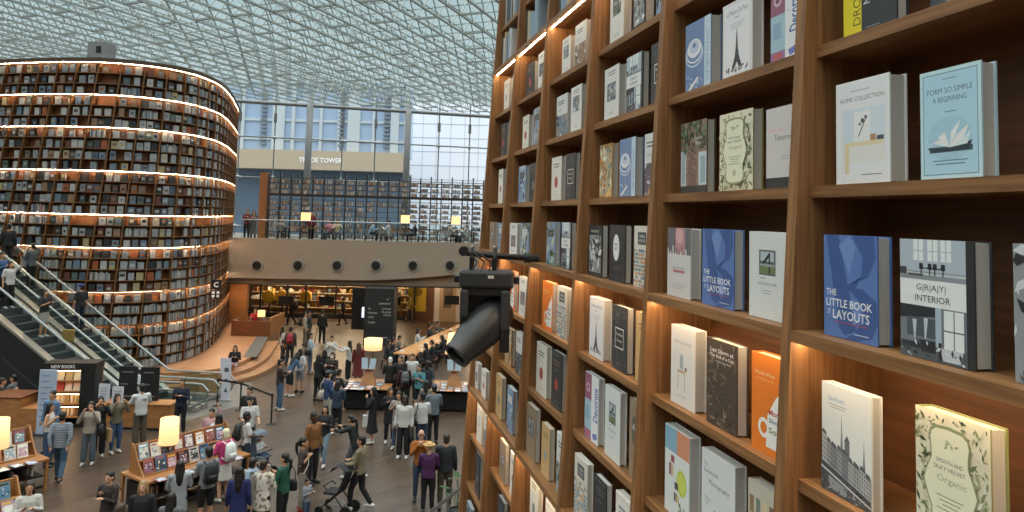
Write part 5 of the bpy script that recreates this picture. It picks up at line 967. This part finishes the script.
def pattern_mat(code):
    a, b, kind = code.split('+'); nm = 'cloth_'+code
    if nm in MATS: return MATS[nm]
    m = mat(nm, a, .8); nt = m.node_tree; bs = nt.nodes['Principled BSDF']; tc = nt.nodes.new('ShaderNodeTexCoord'); r = nt.nodes.new('ShaderNodeValToRGB'); r.color_ramp.interpolation = 'CONSTANT'; r.color_ramp.elements[0].color = (*srgb(a), 1); r.color_ramp.elements[1].color = (*srgb(b), 1)
    if kind == 'floral': n = nt.nodes.new('ShaderNodeTexNoise'); n.inputs['Scale'].default_value = 14; r.color_ramp.elements[1].position = .55; out = n.outputs['Fac']
    else:
        n = nt.nodes.new('ShaderNodeTexWave'); n.inputs['Scale'].default_value = 9 if kind == 'stripe' else 5; n.bands_direction = 'X' if kind == 'stripe' else 'Z'; r.color_ramp.elements[1].position = .5; out = n.outputs['Fac']
    nt.links.new(tc.outputs['Object'], n.inputs['Vector']); nt.links.new(out, r.inputs[0]); nt.links.new(r.outputs[0], bs.inputs['Base Color']); return m
# label | u | v of the head top | height | facing | legs | arms | top colour, length, sleeves | bottom, colour | shoes | hair, colour | skin | options
PPL = '''woman with blond hair in pink T-shirt and white skirt by the magazine table|226|429|1.69|55|stand|phone|d0437f n s|s d8d4cc|b9b4a8|s d9cfae|b|bp=d8d8d6:white backpack on the woman in pink
man in grey hooded top with black backpack browsing the magazine table|209|447|1.74|40|stand|phone|8b8d90 n l|h 1d1e20|2b2c2e|s 191614|a|bp=1b1c1f:black backpack on the man in grey hooded top
woman with long black hair in pale grey cardigan at the magazine table|180.5|461|1.62|25|stand|phone|a3a6aa c l|t 3a3f4a|2b2c2e|l 17130f|a
dark-haired person at the bottom edge, left of the black backpack|172|493|1.6|0|stand|down|6a6d72 n l|t 2a2c30|2b2c2e|l 17130f|a
woman with long black hair in deep blue coat seen from behind|240|467|1.62|10|stand|down|22285f c l|t 22242a|2b2c2e|l 17130f|a
person with pale blue scarf and beige coat, second from the floral shirt|253.5|458|1.62|-10|stand|down|a39a90 c l|t 6d665e|2b2c2e|s 191614|a|scarf=9fb4c9
woman in white floral shirt seen from behind|264.5|460|1.62|-15|stand|phone|d2ccc2+8f7a62+floral c l|t 1d1e20|2b2c2e|s 2a201a|a
woman in green sweater with black shoulder bag|285|453.5|1.66|75|stand|phone|1f5a48 n l|t 1b1c1f|2b2c2e|p 17130f|a|sb=1b1c1f:black shoulder bag on the woman in green:1
woman in brown T-shirt and beige trousers with cross strap|304|438|1.66|-80|stand|hip|3d2f2b n s|w 968c80|b03a36|p 17130f|a|st=c9c2b6
man in tan brown jacket and black trousers looking right|314.5|412.5|1.8|-120|stand|down|8a5a2f n l|t 1d1d1f|1d1d1f|s 15110e|d
girl in black top and pale jeans looking down, behind the man in brown|325.5|405.5|1.62|175|walk|phone|26272a n l|t 7f93a5|d8d6d2|l 17130f|a
toddler in grey top and blue trousers beside the empty black stroller|307.5|479|.98|-120|stand|phone|8f939b n l|t 4a5a78|b03a36|s 17130f|a
woman in white T-shirt with black bag holding the grey stroller|247.5|412|1.68|-60|stand|push|d5d5d3 n s|t 2e3748|2b2c2e|s 15110e|d|bp=1b1c1f:black backpack on the woman holding the grey stroller
woman in white shirt and black cap behind the grey stroller|250.5|397|1.68|-150|stand|push|d2d2d0 n s|t 22242a|2b2c2e|c 17130f|b
man in black T-shirt standing behind the black cap|249.5|387|1.72|160|stand|down|1e1f22 n s|t 1d1e20|2b2c2e|s 17130f|a
man in olive beige jacket pushing the empty black stroller|361.5|436|1.72|80|walk|push|85785f n l|t 1a1a1c|d9d7d3|s 15110e|a
person in black top and grey wide trousers leaning left|356.5|417|1.66|70|walk|point|1c1d1f n l|w 5b5f66|d2d0cc|p 15110e|a|lean=15
woman in long black dress with hand at chin and white bag|373.5|387.5|1.66|95|stand|chin/bag|19191b d l|x 0|d9d7d3|l 15110e|b|tote=dcdcda:white paper shopping bag held by the woman in black dress
woman in white blouse and black trousers facing the camera|405|396|1.74|175|stand|down|d5d3cf n l|w 1b1b1d|d9d7d3|b 15110e|d|hb=1b1c1f:black handbag held by the woman in white blouse
woman in striped shirt and jeans behind the white blouse|399|392|1.66|170|stand|hip|b9b0ac+4f3f45+stripe c s|t 51637a|d2d0cc|l 15110e|a
woman in black suit standing left of the striped shirt|391|388|1.64|190|stand|hip|1f2023 c l|t 1d1e20|d2d0cc|b 15110e|a
man in white shirt and black cap seen from behind|423|393.5|1.72|20|stand|phone|d6d6d4 n l|t 3c4a63|2b2c2e|c 15110e|a|sb=1b1c1f:black cross-body pouch on the man in white shirt:-1
man in grey denim jacket with dark cap and black trousers|434.5|385|1.78|20|stand|phone|6d7880 n l|t 1b1c1e|2b2c2e|ck 15110e|a
man in orange sweater and sunglasses drinking, facing the camera|421.5|430|1.68|185|stand|chin|a8611f n l|t 39465c|2b2c2e|n 15110e|b|glasses=1
woman in purple jacket and straw hat seen from behind|429.5|442.5|1.62|5|stand|phone|4a1f4f n l|t 18181a|2b2c2e|h 15110e|b
man in black top and khaki trousers seen from behind|446.5|434|1.76|10|stand|down|24272c n l|t 4f463a|2b2c2e|s 2b2420|b|hb=1b1c1f:black carry bag held by the man in khaki trousers
man in dark brown jacket and blue jeans near the stage steps|281|359.5|1.76|-60|stand|phone|2f2622 n l|t 4a6585|b9b4ac|s 15110e|a
person in blue denim jacket bending beside the brown jacket|290.5|354|1.68|-40|stand|table|3f5a78 n l|h 1f2226|d2d0cc|l 15110e|a|lean=28
girl in white shirt and grey shorts standing in the middle aisle|300.5|349|1.66|-20|stand|hip|cfd2d6 n l|h 8f9398|1d1e20|l 15110e|a
man in pale blue shirt and jeans facing right|311|333|1.74|-85|stand|phone|9fb0bd n l|t 4f647d|6b5a48|s 15110e|a|sb=1b1c1f:black shoulder bag on the man in pale blue shirt:1
person with red backpack standing in the middle group|291|327|1.7|10|stand|down|4a463f n l|t 2d2f33|2b2c2e|s 15110e|a|bp=8f2029:red backpack in the middle group
woman in white blouse and dark hair left of the red backpack|283.5|327|1.64|-60|stand|phone|c9c6c0 n l|t 35373c|2b2c2e|l 15110e|a
child in dark jacket crouching left of the middle group|283.5|340|1.35|-50|crouch|table|2b2d31 n l|t 9a958c|2b2c2e|s 15110e|a
man in khaki vest with black backpack facing right|305.5|312|1.74|-70|stand|down|b3ab98 n l|t 6f675a|2b2c2e|s 15110e|a|bp=1b1c1f:black backpack on the man in khaki
person in black cap just behind the khaki vest|309.5|311|1.76|-100|stand|down|3a3a3a n l|t 5a544c|2b2c2e|c 15110e|a
man all in black standing with a thin stick|323|310|1.76|-10|stand|down|141517 n l|t 141416|1d1e20|s 15110e|a|cane=1
man in black with backpack striding past the shop|292.5|297|1.74|80|walk|down|1b1c1f n l|t 1b1c1f|2b2c2e|s 15110e|a|bp=131417:black backpack on the man striding past the shop
man in white shirt with dark straps facing the camera|332|336|1.7|180|stand|hip|d0d0ce n l|t 2d2f33|2b2c2e|s 15110e|a
person in dark brown top and face mask in the middle crowd|332.5|352.5|1.68|175|stand|phone|2f2a28 n l|t 222327|2b2c2e|s 15110e|a|mask=1
person in black left of the face mask|319|355|1.68|-30|stand|phone|17181a n l|t 17181a|2b2c2e|l 15110e|a
person in black right behind the blue T-shirt and cap|325|350|1.66|0|stand|down|1b1c1f n l|t 1b1c1f|2b2c2e|b 15110e|a
man in blue T-shirt and grey cap carrying a white bag|329|371|1.78|-50|stand|hip|27406b n s|w b7b1a6|9a958c|ck 15110e|b|sb=cfc8b8:large white cloth shoulder bag on the man in blue:-1
woman in denim jacket and black trousers seen from behind|338|381|1.66|-5|stand|phone|2b3d54 n l|t 18181a|d9d7d3|b 15110e|a
person in black hooded jacket left of the wide lit lamp|335.5|371|1.7|-40|stand|table|1b1c1f n l|t 1b1c1f|2b2c2e|s 15110e|a|lean=15
girl with long hair in white top stretching an arm left|349.5|341|1.64|80|stand|point|cfd0cf n l|w 17181a|d2d0cc|l 15110e|a
woman with long hair in dark red dress behind the lit lamp|359|343|1.66|0|stand|down|6a2420 d l|x 0|2b2c2e|l 4a3222|b
white-haired person in black at the centre of the crowd|390.5|357.5|1.7|10|stand|phone|1b1c1f n l|t 1b1c1f|2b2c2e|s c9c6c0|b
man in black shirt with short grey hair facing camera|400.5|356|1.76|160|stand|down|1e1f22 n s|t 222327|2b2c2e|s 4a4541|b
person with grey backpack in dark red jacket|405|363|1.66|15|stand|down|4a1f24 n l|t 26272b|2b2c2e|l 15110e|a|bp=55585c:grey backpack in the crowd by the reading table
man in white T-shirt in the crowd by the reading table|412.5|354|1.74|175|stand|down|d6d6d4 n s|t 2d2f33|2b2c2e|s 15110e|b
woman in teal printed shirt with black shorts|419.5|365|1.64|165|stand|phone|4f8a94+2f3f4a+floral n s|h 1b1c1f|2b2c2e|s 15110e|a
person in navy top with dark hair right of the teal shirt|428.5|361|1.68|-30|stand|hip|363d47 n l|t 26272b|2b2c2e|b 15110e|a
person in beige coat left of the grey denim jacket|427|381|1.6|-15|stand|down|8d8275 c l|t 2d2f33|2b2c2e|l 15110e|a
man in dark green jacket walking past the shop|343.5|297.5|1.72|100|walk|down|22291f n l|t 22242a|2b2c2e|s 15110e|a
person in dark top and pale shorts by the yellow poster|399|293|1.7|-100|walk|down|2b2222 n s|h b39a86|2b2c2e|s 15110e|a
woman in mustard top and black skirt pushing a far stroller|410|297|1.64|-90|walk|push|8a6f2c n l|l 17181a|2b2c2e|s 15110e|a
person in orange and black jacket far right under the screen|455.5|294|1.72|170|stand|down|a8502a n l|t 1b1c1f|2b2c2e|s 15110e|a
person in black beside the orange jacket|461.5|293|1.74|190|walk|down|1b1c1f n l|t 2d2f33|2b2c2e|s 15110e|a
man in white T-shirt and khaki cargo trousers at the wooden counter|142.5|384|1.78|40|stand|table|d9dadb n s|w 5d5448|2b2c2e|s 15110e|b|print=8f99a8
person with dark hair behind the black banners|134.5|366|1.74|175|stand|table|b9bcc0 n l|t 2d2f33|2b2c2e|s 15110e|a
woman in beige shirt and grey jeans taking a photograph|91.5|402|1.66|-165|stand|cam|a89c8e n l|w 5b6470|c9c6c0|b 15110e|a|sb=1b1c1f:black shoulder bag on the woman in beige shirt:-1
woman in black taking a photograph beside the beige shirt|101|397|1.64|-150|stand|cam|161618 n l|w 161618|c9c6c0|l 15110e|a
woman in olive vest and blue jeans holding a tan bag|118|394|1.64|-130|stand|cam|77705c n l|t 3d5a80|d2d0cc|b 15110e|a|tote=a98a64:tan cardboard bag held by the woman in olive vest
woman in dark brown jacket holding a phone near the bottom edge|110|472|1.62|165|stand|phone/hip|2f2320 n l|t 6b6258|2b2c2e|s 15110e|b|sb=4a3a30:brown handbag on the woman in dark brown jacket:-1
woman with long blond hair in black at the bottom edge|143.5|481|1.66|190|stand|down|18191b n l|t 1b1c1f|2b2c2e|l 9a7a52|b
woman in white cardigan looking at a phone, lower left|30|482|1.6|-150|stand|phone|cfcbc4 n l|t 5a5752|2b2c2e|l 2a1d16|a
man in blue grey striped sweater and jeans walking away|63|412|1.74|15|walk|back|66707c+7f8893+band n l|t 45607a|3a2f28|s 17130f|a
woman in white top and jeans beside the striped sweater|51|403|1.66|-80|stand|hip|d5d2cc s n|w 35506f|2b2c2e|l 17130f|a
man in blue shirt in front of the lit book kiosk|53|391|1.72|170|stand|down|5f7fa8 n l|t 2d3a50|2b2c2e|s 17130f|a
woman with long black hair in white top behind the magazine rack|219.5|414|1.62|0|stand|phone|cfd0d2 n s|t 35373c|2b2c2e|l 15110e|a
person with raised arm and pink sleeve beyond the magazine rack|212|409|1.6|180|stand|up/down|c9a0a4 n l|t 35373c|2b2c2e|s 15110e|a
person in navy jacket at the foot of the escalators|182.5|379|1.7|185|stand|phone|161c33 n l|t 17181c|2b2c2e|s 15110e|a'''
BAGM = lambda c: cmat(c, .6)
PX = []
def bag(kind, c, lab, P, S, yaw, side=1):
    R = Matrix.Rotation(math.radians(yaw), 4, 'Z'); X = Matrix.Translation(P) @ R @ Matrix.Scale(S, 4)
    nm = {'bp': 'backpack', 'sb': 'shoulder_bag', 'tote': 'shopping_bag', 'hb': 'handbag'}[kind]
    b = MB()
    if kind == 'bp': b.rings([(0, 0, -.2, .12, .06), (0, 0, -.17, .15, .085), (0, -.02, 0, .15, .10), (0, 0, .16, .13, .085), (0, 0, .23, .07, .05)], 16); o = b.build(nm, BAGM(c), smooth=True); o.matrix_world = X @ Matrix.Translation((0, -.225, 1.2)); q = MB(); q.rings([(0, -.1, -.15, .09, .035), (0, -.11, -.03, .1, .04), (0, -.1, .0, .08, .03)], 12); q.build('pocket', BAGM(c), o, True); q = MB()
    elif kind == 'sb': b.rings([(0, 0, -.13, .06, .12), (0, 0, -.11, .075, .15), (0, 0, .06, .07, .15), (0, 0, .11, .05, .12)], 16); o = b.build(nm, BAGM(c), smooth=True); o.matrix_world = X @ Matrix.Translation((side*.27, -.04, .95))
    elif kind == 'tote': b.box((-.05, -.17, -.2), (.05, .17, .16)); o = bevel(b.build(nm, BAGM(c)), .006); o.matrix_world = X @ Matrix.Translation((.27, .15, .63))
    else: b.rings([(0, 0, -.2, .05, .12), (0, 0, -.17, .06, .14), (0, 0, .02, .05, .13), (0, 0, .06, .03, .11)], 14); o = b.build(nm, BAGM(c), smooth=True); o.matrix_world = X @ Matrix.Translation((-.26, .08, .66))
    for sd in (-1, 1):
        q = MB()
        if kind == 'bp': q.tube([(sd*.09, .06, .2), (sd*.11, .17, .24), (sd*.12, .33, .13), (sd*.12, .33, -.05), (sd*.12, .1, -.16)], .016, 6); q.build('strap', BAGM(c), o)
        elif kind in ('tote', 'hb'): q.tube([(sd*.03, -.07, .14 if kind == 'tote' else .05), (sd*.02, -.05, .27 if kind == 'tote' else .2), (sd*.02, .05, .27 if kind == 'tote' else .2), (sd*.03, .07, .14 if kind == 'tote' else .05)], .009, 6); q.build('handle', BAGM(c), o)
        elif sd == 1: q.tube([(0, -.1, .1), (-side*.08, -.12, .35), (-side*.12, .0, .51), (-side*.08, .13, .3), (0, .1, .1)], .012, 6); q.build('strap', BAGM(c), o)
    tag(o, lab, {'bp': 'backpack'}.get(kind, 'bag'), 'bags carried by visitors')
for ln in PPL.split('\n'):
    F = ln.split('|'); u, v, h, yaw = map(float, F[1:5]); tp = F[7].split(); bt = F[8].split(); hr = F[10].split(); sk = F[11]; opt = F[12] if len(F) > 12 else ''
    lean = float(opt[5:]) if opt.startswith('lean') else 0; legs = F[5]
    hh = h*(.80 if legs == 'crouch' else 1)*(1-.12*math.sin(math.radians(lean))) ; P = at(u, v, hh*1.003); P.z = 0; dist = P.y
    p = person(F[0], P, h, yaw, legs, F[6], tp[0], tp[1], tp[2], bt[0], bt[1] if len(bt) > 1 else '333333', F[9], hr[0], hr[1], sk, .011 if dist < 24 else .016, lean); S = h/1.7; k, _, val = opt.partition('=')
    if k in ('bp', 'sb', 'tote', 'hb'): a = val.split(':'); bag(k, a[0], a[1], P, S, yaw, int(a[2]) if len(a) > 2 else 1)
    elif k == 'scarf': q = MB(); q.lathe((0, -.005, 1.40*S), (0, 0, 1), [(0, .105*S), (.04, .115*S), (.08, .085*S)], 16); q.tube([(.07*S, .11*S, 1.4*S), (.08*S, .14*S, 1.15*S)], .045*S, 8, flat=.4); q.tube([(-.05*S, -.12*S, 1.42*S), (-.06*S, -.14*S, 1.05*S)], .06*S, 8, flat=.4); q.build('scarf', cmat(val), p, True)
    elif k == 'st': q = MB(); q.tube([(-.15*S, -.06*S, 1.42*S), (-.05*S, .13*S, 1.3*S), (.1*S, .135*S, 1.1*S), (.18*S, .05*S, .92*S)], .014*S, 6); q.build('bag_strap', cmat(val), p)
    elif k == 'glasses':
        q = MB()
        for sd in (-1, 1): q.ell((sd*.033*S, .098*S, 1.605*S), (.026*S, .008*S, .02*S), 10, 6)
        q.bar((-.07*S, .09*S, 1.612*S), (.07*S, .09*S, 1.612*S), .004*S); q.build('sunglasses', BLK, p)
    elif k == 'mask': q = MB(); q.ell((0, .072*S, 1.54*S), (.058*S, .045*S, .045*S), 12, 8); q.build('face_mask', cmat('c9ccd0'), p, True)
    elif k == 'cane': q = MB().tube([(P.x-.35, P.y-.1, .02), (P.x-.26, P.y-.02, .82)], .018, 6).build('walking_stick', cmat('6b5138')); tag(q, 'thin wooden stick held by the man all in black', 'stick')
    elif k == 'print': q = MB(); q.ell((.06*S, -.121*S, 1.3*S), (.07*S, .008*S, .035*S), 10, 6); q.build('back_print', cmat(val), p)
# people on the escalators
def esc_person(pt, u, lab, h, yaw, arms, top, tl, sl_, bt, bc, sh, hr, hc, sk='a'):
    s = min((abs(px_of(pt(q*.02, 0, .8))[0]-u), q*.02) for q in range(-50, 400))[1]; s = (int(s/.36)+.5)*.36 if s > 0 else s; P = pt(s, 0, .02); P.z = max(0, (int(s/.36)+1)*.36*SL)+.022 if s > 0 else .25
    return person(lab, P, h, yaw, 'stand', arms, top, tl, sl_, bt, bc, sh, hr, hc, sk, .014)
esc_person(ptA, 42, 'woman in black top and pale skirt riding the near escalator down', 1.64, -110, 'phone', '1a1b1e', 'n', 's', 's', '9d9a90', 'c9c6c0', 'l', '15110e')
esc_person(ptA, 12.5, 'woman in white T-shirt and black trousers riding the near escalator', 1.64, -120, 'up/down', 'd0cfcc', 'n', 's', 'w', '1b1c1e', 'd2d0cc', 'l', '15110e')
esc_person(ptB, 82, 'woman in blue cap and dark clothes riding the far escalator up', 1.68, 60, 'down', '1a1a1d', 'n', 's', 't', '26303f', '2b2c2e', 'cb', '15110e')
esc_person(ptB, 31, 'man in grey jacket and black trousers on the far escalator', 1.74, 70, 'phone', '4f5459', 'n', 'l', 't', '151618', '2b2c2e', 's', '15110e')
esc_person(ptB, 7, 'man in black at the left edge of the far escalator', 1.76, 40, 'down', '141517', 'n', 'l', 't', '151618', '2b2c2e', 's', '15110e')
esc_person(ptA, -3, 'person in blue checked shirt at the left edge of the near escalator', 1.72, -100, 'phone', '3f5f8a', 'n', 'l', 't', '22242a', '2b2c2e', 's', '15110e')
SEATS = []
# people seated at the reading table, backs along the left side and the near right side
for i, (u, v, h, top, hc, lab, side, yaw) in enumerate(((384, 343.5, 1.7, '2a2d33', '15110e', 'reader in dark jacket at the near left corner of the reading table', 0, -80), (392.5, 340, 1.7, '1c2333', '15110e', 'reader in navy top with short hair at the reading table', 0, -80), (407.5, 336, 1.7, '77706a', '15110e', 'reader in grey brown top bending over the reading table', 0, -85), (419.5, 328.5, 1.68, 'cfcfcd', '15110e', 'reader in white shirt at the middle of the reading table', 0, -85),
        (429.5, 323.5, 1.7, '2b2d31', '15110e', 'reader in dark top beyond the white shirted reader', 0, -85), (436, 321, 1.66, '55504c', '15110e', 'reader in grey top near the far end of the reading table', 0, -85), (442.5, 335, 1.7, '1d1e21', '15110e', 'reader in black and white jacket on the right side of the table', 1, 85), (434, 340, 1.68, '242529', '15110e', 'reader in black on the near right side of the table', 1, 85), (451, 327, 1.7, '3a3d42', '15110e', 'reader in charcoal on the far right side of the table', 1, 85), (428, 346, 1.66, '1f2023', '15110e', 'reader in black hunched at the near right corner of the table', 1, 80), (447, 331, 1.7, '2d3138', '15110e', 'reader in dark blue coat on the right side of the table', 1, 85), (457, 318.5, 1.7, '2a2a2c', '15110e', 'reader in black at the far end of the reading table', 1, 90))):
    z = h*1.31/1.7; P = at(u, v, z); L = (QX.inverted() @ Vector((P.x, P.y, 0))); L.x = -.97 if side == 0 else .97; L.y = min(10, max(.2, L.y)); L.y = next(y for y in [L.y+.1*k*sg for k in range(60) for sg in (1, -1)] if .1 < y < 10 and all(abs(y-y2) > .62 for s2, y2 in SEATS if s2 == side)); SEATS.append((side, L.y)); Q = QX @ Vector((L.x, L.y, 0))
    person(lab, Vector((Q.x, Q.y, 0)), h, yaw, 'sit', 'table', top, 'n', 'l', 't', '26272b', '2b2c2e', 's' if i % 3 else 'b', hc, 'a', .018, 8, None, False); stool(Q.x, Q.y, f'dark stool under the {lab.split(" at ")[0].split(" bending")[0].split(" on ")[0]}', math.radians(yaw))
# seated clerk, girl on the stage, people at the cafe, child in the stroller, mezzanine visitors
person('clerk in red shirt seated behind the reception desk', Vector((-13.5, 40.9, .49)), 1.66, 200, 'sit', 'table', 'b0242b', 'n', 's', 't', '222327', '2b2c2e', 's', '15110e', 'a', .018, 0, None, False)
cs = thing('stool', 'round stool behind the reception desk under the clerk', 'stool', (-13.5, 40.9, .488)); MB().lathe((0, 0, .38), (0, 0, 1), [(0, .18), (.06, .18)], 16).build('seat', BLK, cs); MB().tube([(0, 0, .03), (0, 0, .38)], .03, 8).build('pole', STEEL, cs); MB().lathe((0, 0, 0), (0, 0, 1), [(0, .2), (.03, .18)], 16).build('base', BLK, cs)
sp_ = at(233.5, 366, .485); person('girl in black top and red patterned skirt sitting on the stage edge', Vector((sp_.x, sp_.y+.1, .06)), 1.62, 190, 'sit', 'phone', '1a1a1c', 'n', 'l', 'h', 'b08a8a', 'd2d0cc', 'l', '15110e', 'b', .015)
for u, v, lab, tp_, y_ in ((13.5, 376, 'person in grey shirt seated at the wooden cafe counter', '6d7074', 100), (3, 379, 'person in black seated at the far left of the cafe', '2a2b2e', -60)):
    P = at(u, v, 1.36); P.z = .1; person(lab, P, 1.68, y_, 'sit', 'table', tp_, 'n', 's', 't', '2a2c30', '2b2c2e', 's', '15110e', 'a', .016); s_ = thing('stool', 'cafe stool under the '+lab.split(' seated')[0], 'stool', (P.x, P.y, 0), 0); B((-.18, -.18, .5), (.18, .18, .55)).build('seat', WD, s_)
    for a in (-1, 1):
        for b in (-1, 1): MB().bar((a*.15, b*.15, .5), (a*.18, b*.18, 0), .015).build('leg', BLK, s_)
def mezz(u, lab, y, h, yaw, legs, arms, top, bot, hair, ex='n', lean=0):
    P = aty(u, 225, y); person(lab, Vector((P.x, y, 5.3)), h, yaw, legs, arms, top, ex, 'l', 't', bot, '2b2c2e', hair, '15110e', 'a', .02, lean, None, False)
    if legs == 'sit': c = thing('chair', f'grey chair under the {lab.split(" at ")[0].split(" seated")[0]}', 'chair', (P.x, y, 5.3), math.radians(yaw), 'chairs on the mezzanine'); B((-.21, -.2, .40), (.21, .22, .44)).build('seat', GREY, c); B((-.2, -.24, .44), (.2, -.2, .82)).build('backrest', GREY, c); [MB().bar((a*.19, b*.18, .40), (a*.2, b*.2, 0), .014).build('leg', BLK, c) for a in (-1, 1) for b in (-1, 1)]
mezz(247, 'person in maroon jacket standing behind the railing by the curved tower', 43.6, 1.72, 175, 'stand', 'hip', '5a1f26', '17181a', 's'); mezz(253.5, 'person in grey dress standing behind the railing with a white bag', 43.7, 1.66, 180, 'stand', 'hip', '55585f', '3a3d42', 'l', 'd')
mezz(281, 'person in black and white seated behind the railing, leftmost', 44.0, 1.66, 190, 'sit', 'table', '8d8a86', '2a2b2e', 'b'); mezz(311.5, 'person in maroon standing behind the left mezzanine lamp', 45.4, 1.7, 180, 'stand', 'down', '6a2028', '17181a', 's'); mezz(330, 'woman in pink top seated behind the mezzanine railing', 44.6, 1.66, 150, 'sit', 'table', 'c98a98', '55585f', 'l'); mezz(337.5, 'woman in cream top seated beside the pink top', 44.5, 1.66, 200, 'sit', 'table', 'c9b89a', '55585f', 'l')
mezz(370, 'person in pale blue shirt leaning over a mezzanine table', 44.3, 1.72, -80, 'sit', 'table', '8fb0cc', '2a2b2e', 's', 'n', 25); mezz(388.5, 'person in white shirt seated at mezzanine table', 44.2, 1.7, 90, 'sit', 'table', 'cfd0d0', '55585f', 's'); mezz(415, 'person in black seated sideways on the mezzanine', 44.0, 1.7, 100, 'sit', 'table', '1d1e21', '1b1c1e', 's'); mezz(450, 'person in pale top seated at the right mezzanine table', 44.1, 1.68, -70, 'sit', 'table', 'b9b4aa', '2a2b2e', 's'); mezz(466.5, 'person in white top seated at the far right of the mezzanine', 44.2, 1.68, 80, 'sit', 'table', 'cfcdc8', '55585f', 'b')

# strollers
def stroller(P, yaw, lab, c, S=1.0, frame=BLK):
    s_ = thing('stroller', lab, 'stroller', P, math.radians(yaw)); s_.scale = (S, S, S); m_ = cmat(c, .7)
    for x in (-.2, .2):
        MB().tube([(x, -.38, 1.0), (x, -.12, .55), (x, .28, .16)], .016, 7).build('frame_tube', frame, s_); MB().tube([(x, .05, .52), (x, -.3, .14)], .016, 7).build('frame_tube', frame, s_)
        for y, r_ in ((.32, .10), (-.32, .13)): w_ = MB(); w_.lathe((x*1.15-.02, y, r_), (1, 0, 0), [(0, r_*.5), (0, r_), (.04, r_), (.04, r_*.5)], 18); w_.build('wheel', BLK, s_)
    MB().tube([(-.2, -.38, 1.0), (.2, -.38, 1.0)], .02, 8).build('handlebar', frame, s_); t = MB(); t.box((-.19, -.08, .44), (.19, .26, .50)); bevel(t.build('seat', m_, s_), .02)
    t = MB(); t.add([(-.19, -.06, .48), (.19, -.06, .48), (.19, -.26, .98), (-.19, -.26, .98), (-.19, -.10, .46), (.19, -.10, .46), (.19, -.30, .97), (-.19, -.30, .97)], [(0, 1, 2, 3), (7, 6, 5, 4), (0, 4, 5, 1), (1, 5, 6, 2), (2, 6, 7, 3), (3, 7, 4, 0)]); bevel(t.build('backrest', m_, s_), .015)
    t = MB(); q = [(-.2, -.28, .97), (-.2, -.12, 1.07), (-.2, .04, 1.03), (-.2, .1, .93)]; t.add(q+[(.2, y, z) for _, y, z in q], [(k, k+1, k+5, k+4) for k in range(3)]); o = t.build('canopy', m_, s_); o.modifiers.new('thickness', 'SOLIDIFY').thickness = .015
    t = MB(); t.box((-.17, -.2, .2), (.17, .16, .24)); t.build('basket', mat('basket_grey', '8d877c', .8), s_); MB().tube([(-.2, .16, .56), (-.19, .26, .62), (.19, .26, .62), (.2, .16, .56)], .016, 7).build('bumper_bar', frame, s_)
sp1 = at(337, 509, .1); stroller((sp1.x, sp1.y, 0), 75, 'black empty stroller pushed by the man in olive beige jacket', '1c1d20', 1.05)
sp2 = at(262, 467, .2); stroller((sp2.x-.1, sp2.y, 0), -110, 'grey stroller carrying a child in white, left of the green sweater', '5d6672', 1.05)
person('child in white shirt and jeans sitting in the grey stroller', Vector((sp2.x-.1, sp2.y, .24)), .98, -110, 'sit', 'table', 'cfd0d2', 'n', 'l', 't', '3a5275', 'd2d0cc', 's', '15110e', 'a', .013)
sp3 = at(420, 318, .1); stroller((sp3.x, sp3.y, 0), -90, 'small black stroller near the yellow poster far away', '1c1d20', 1.0)
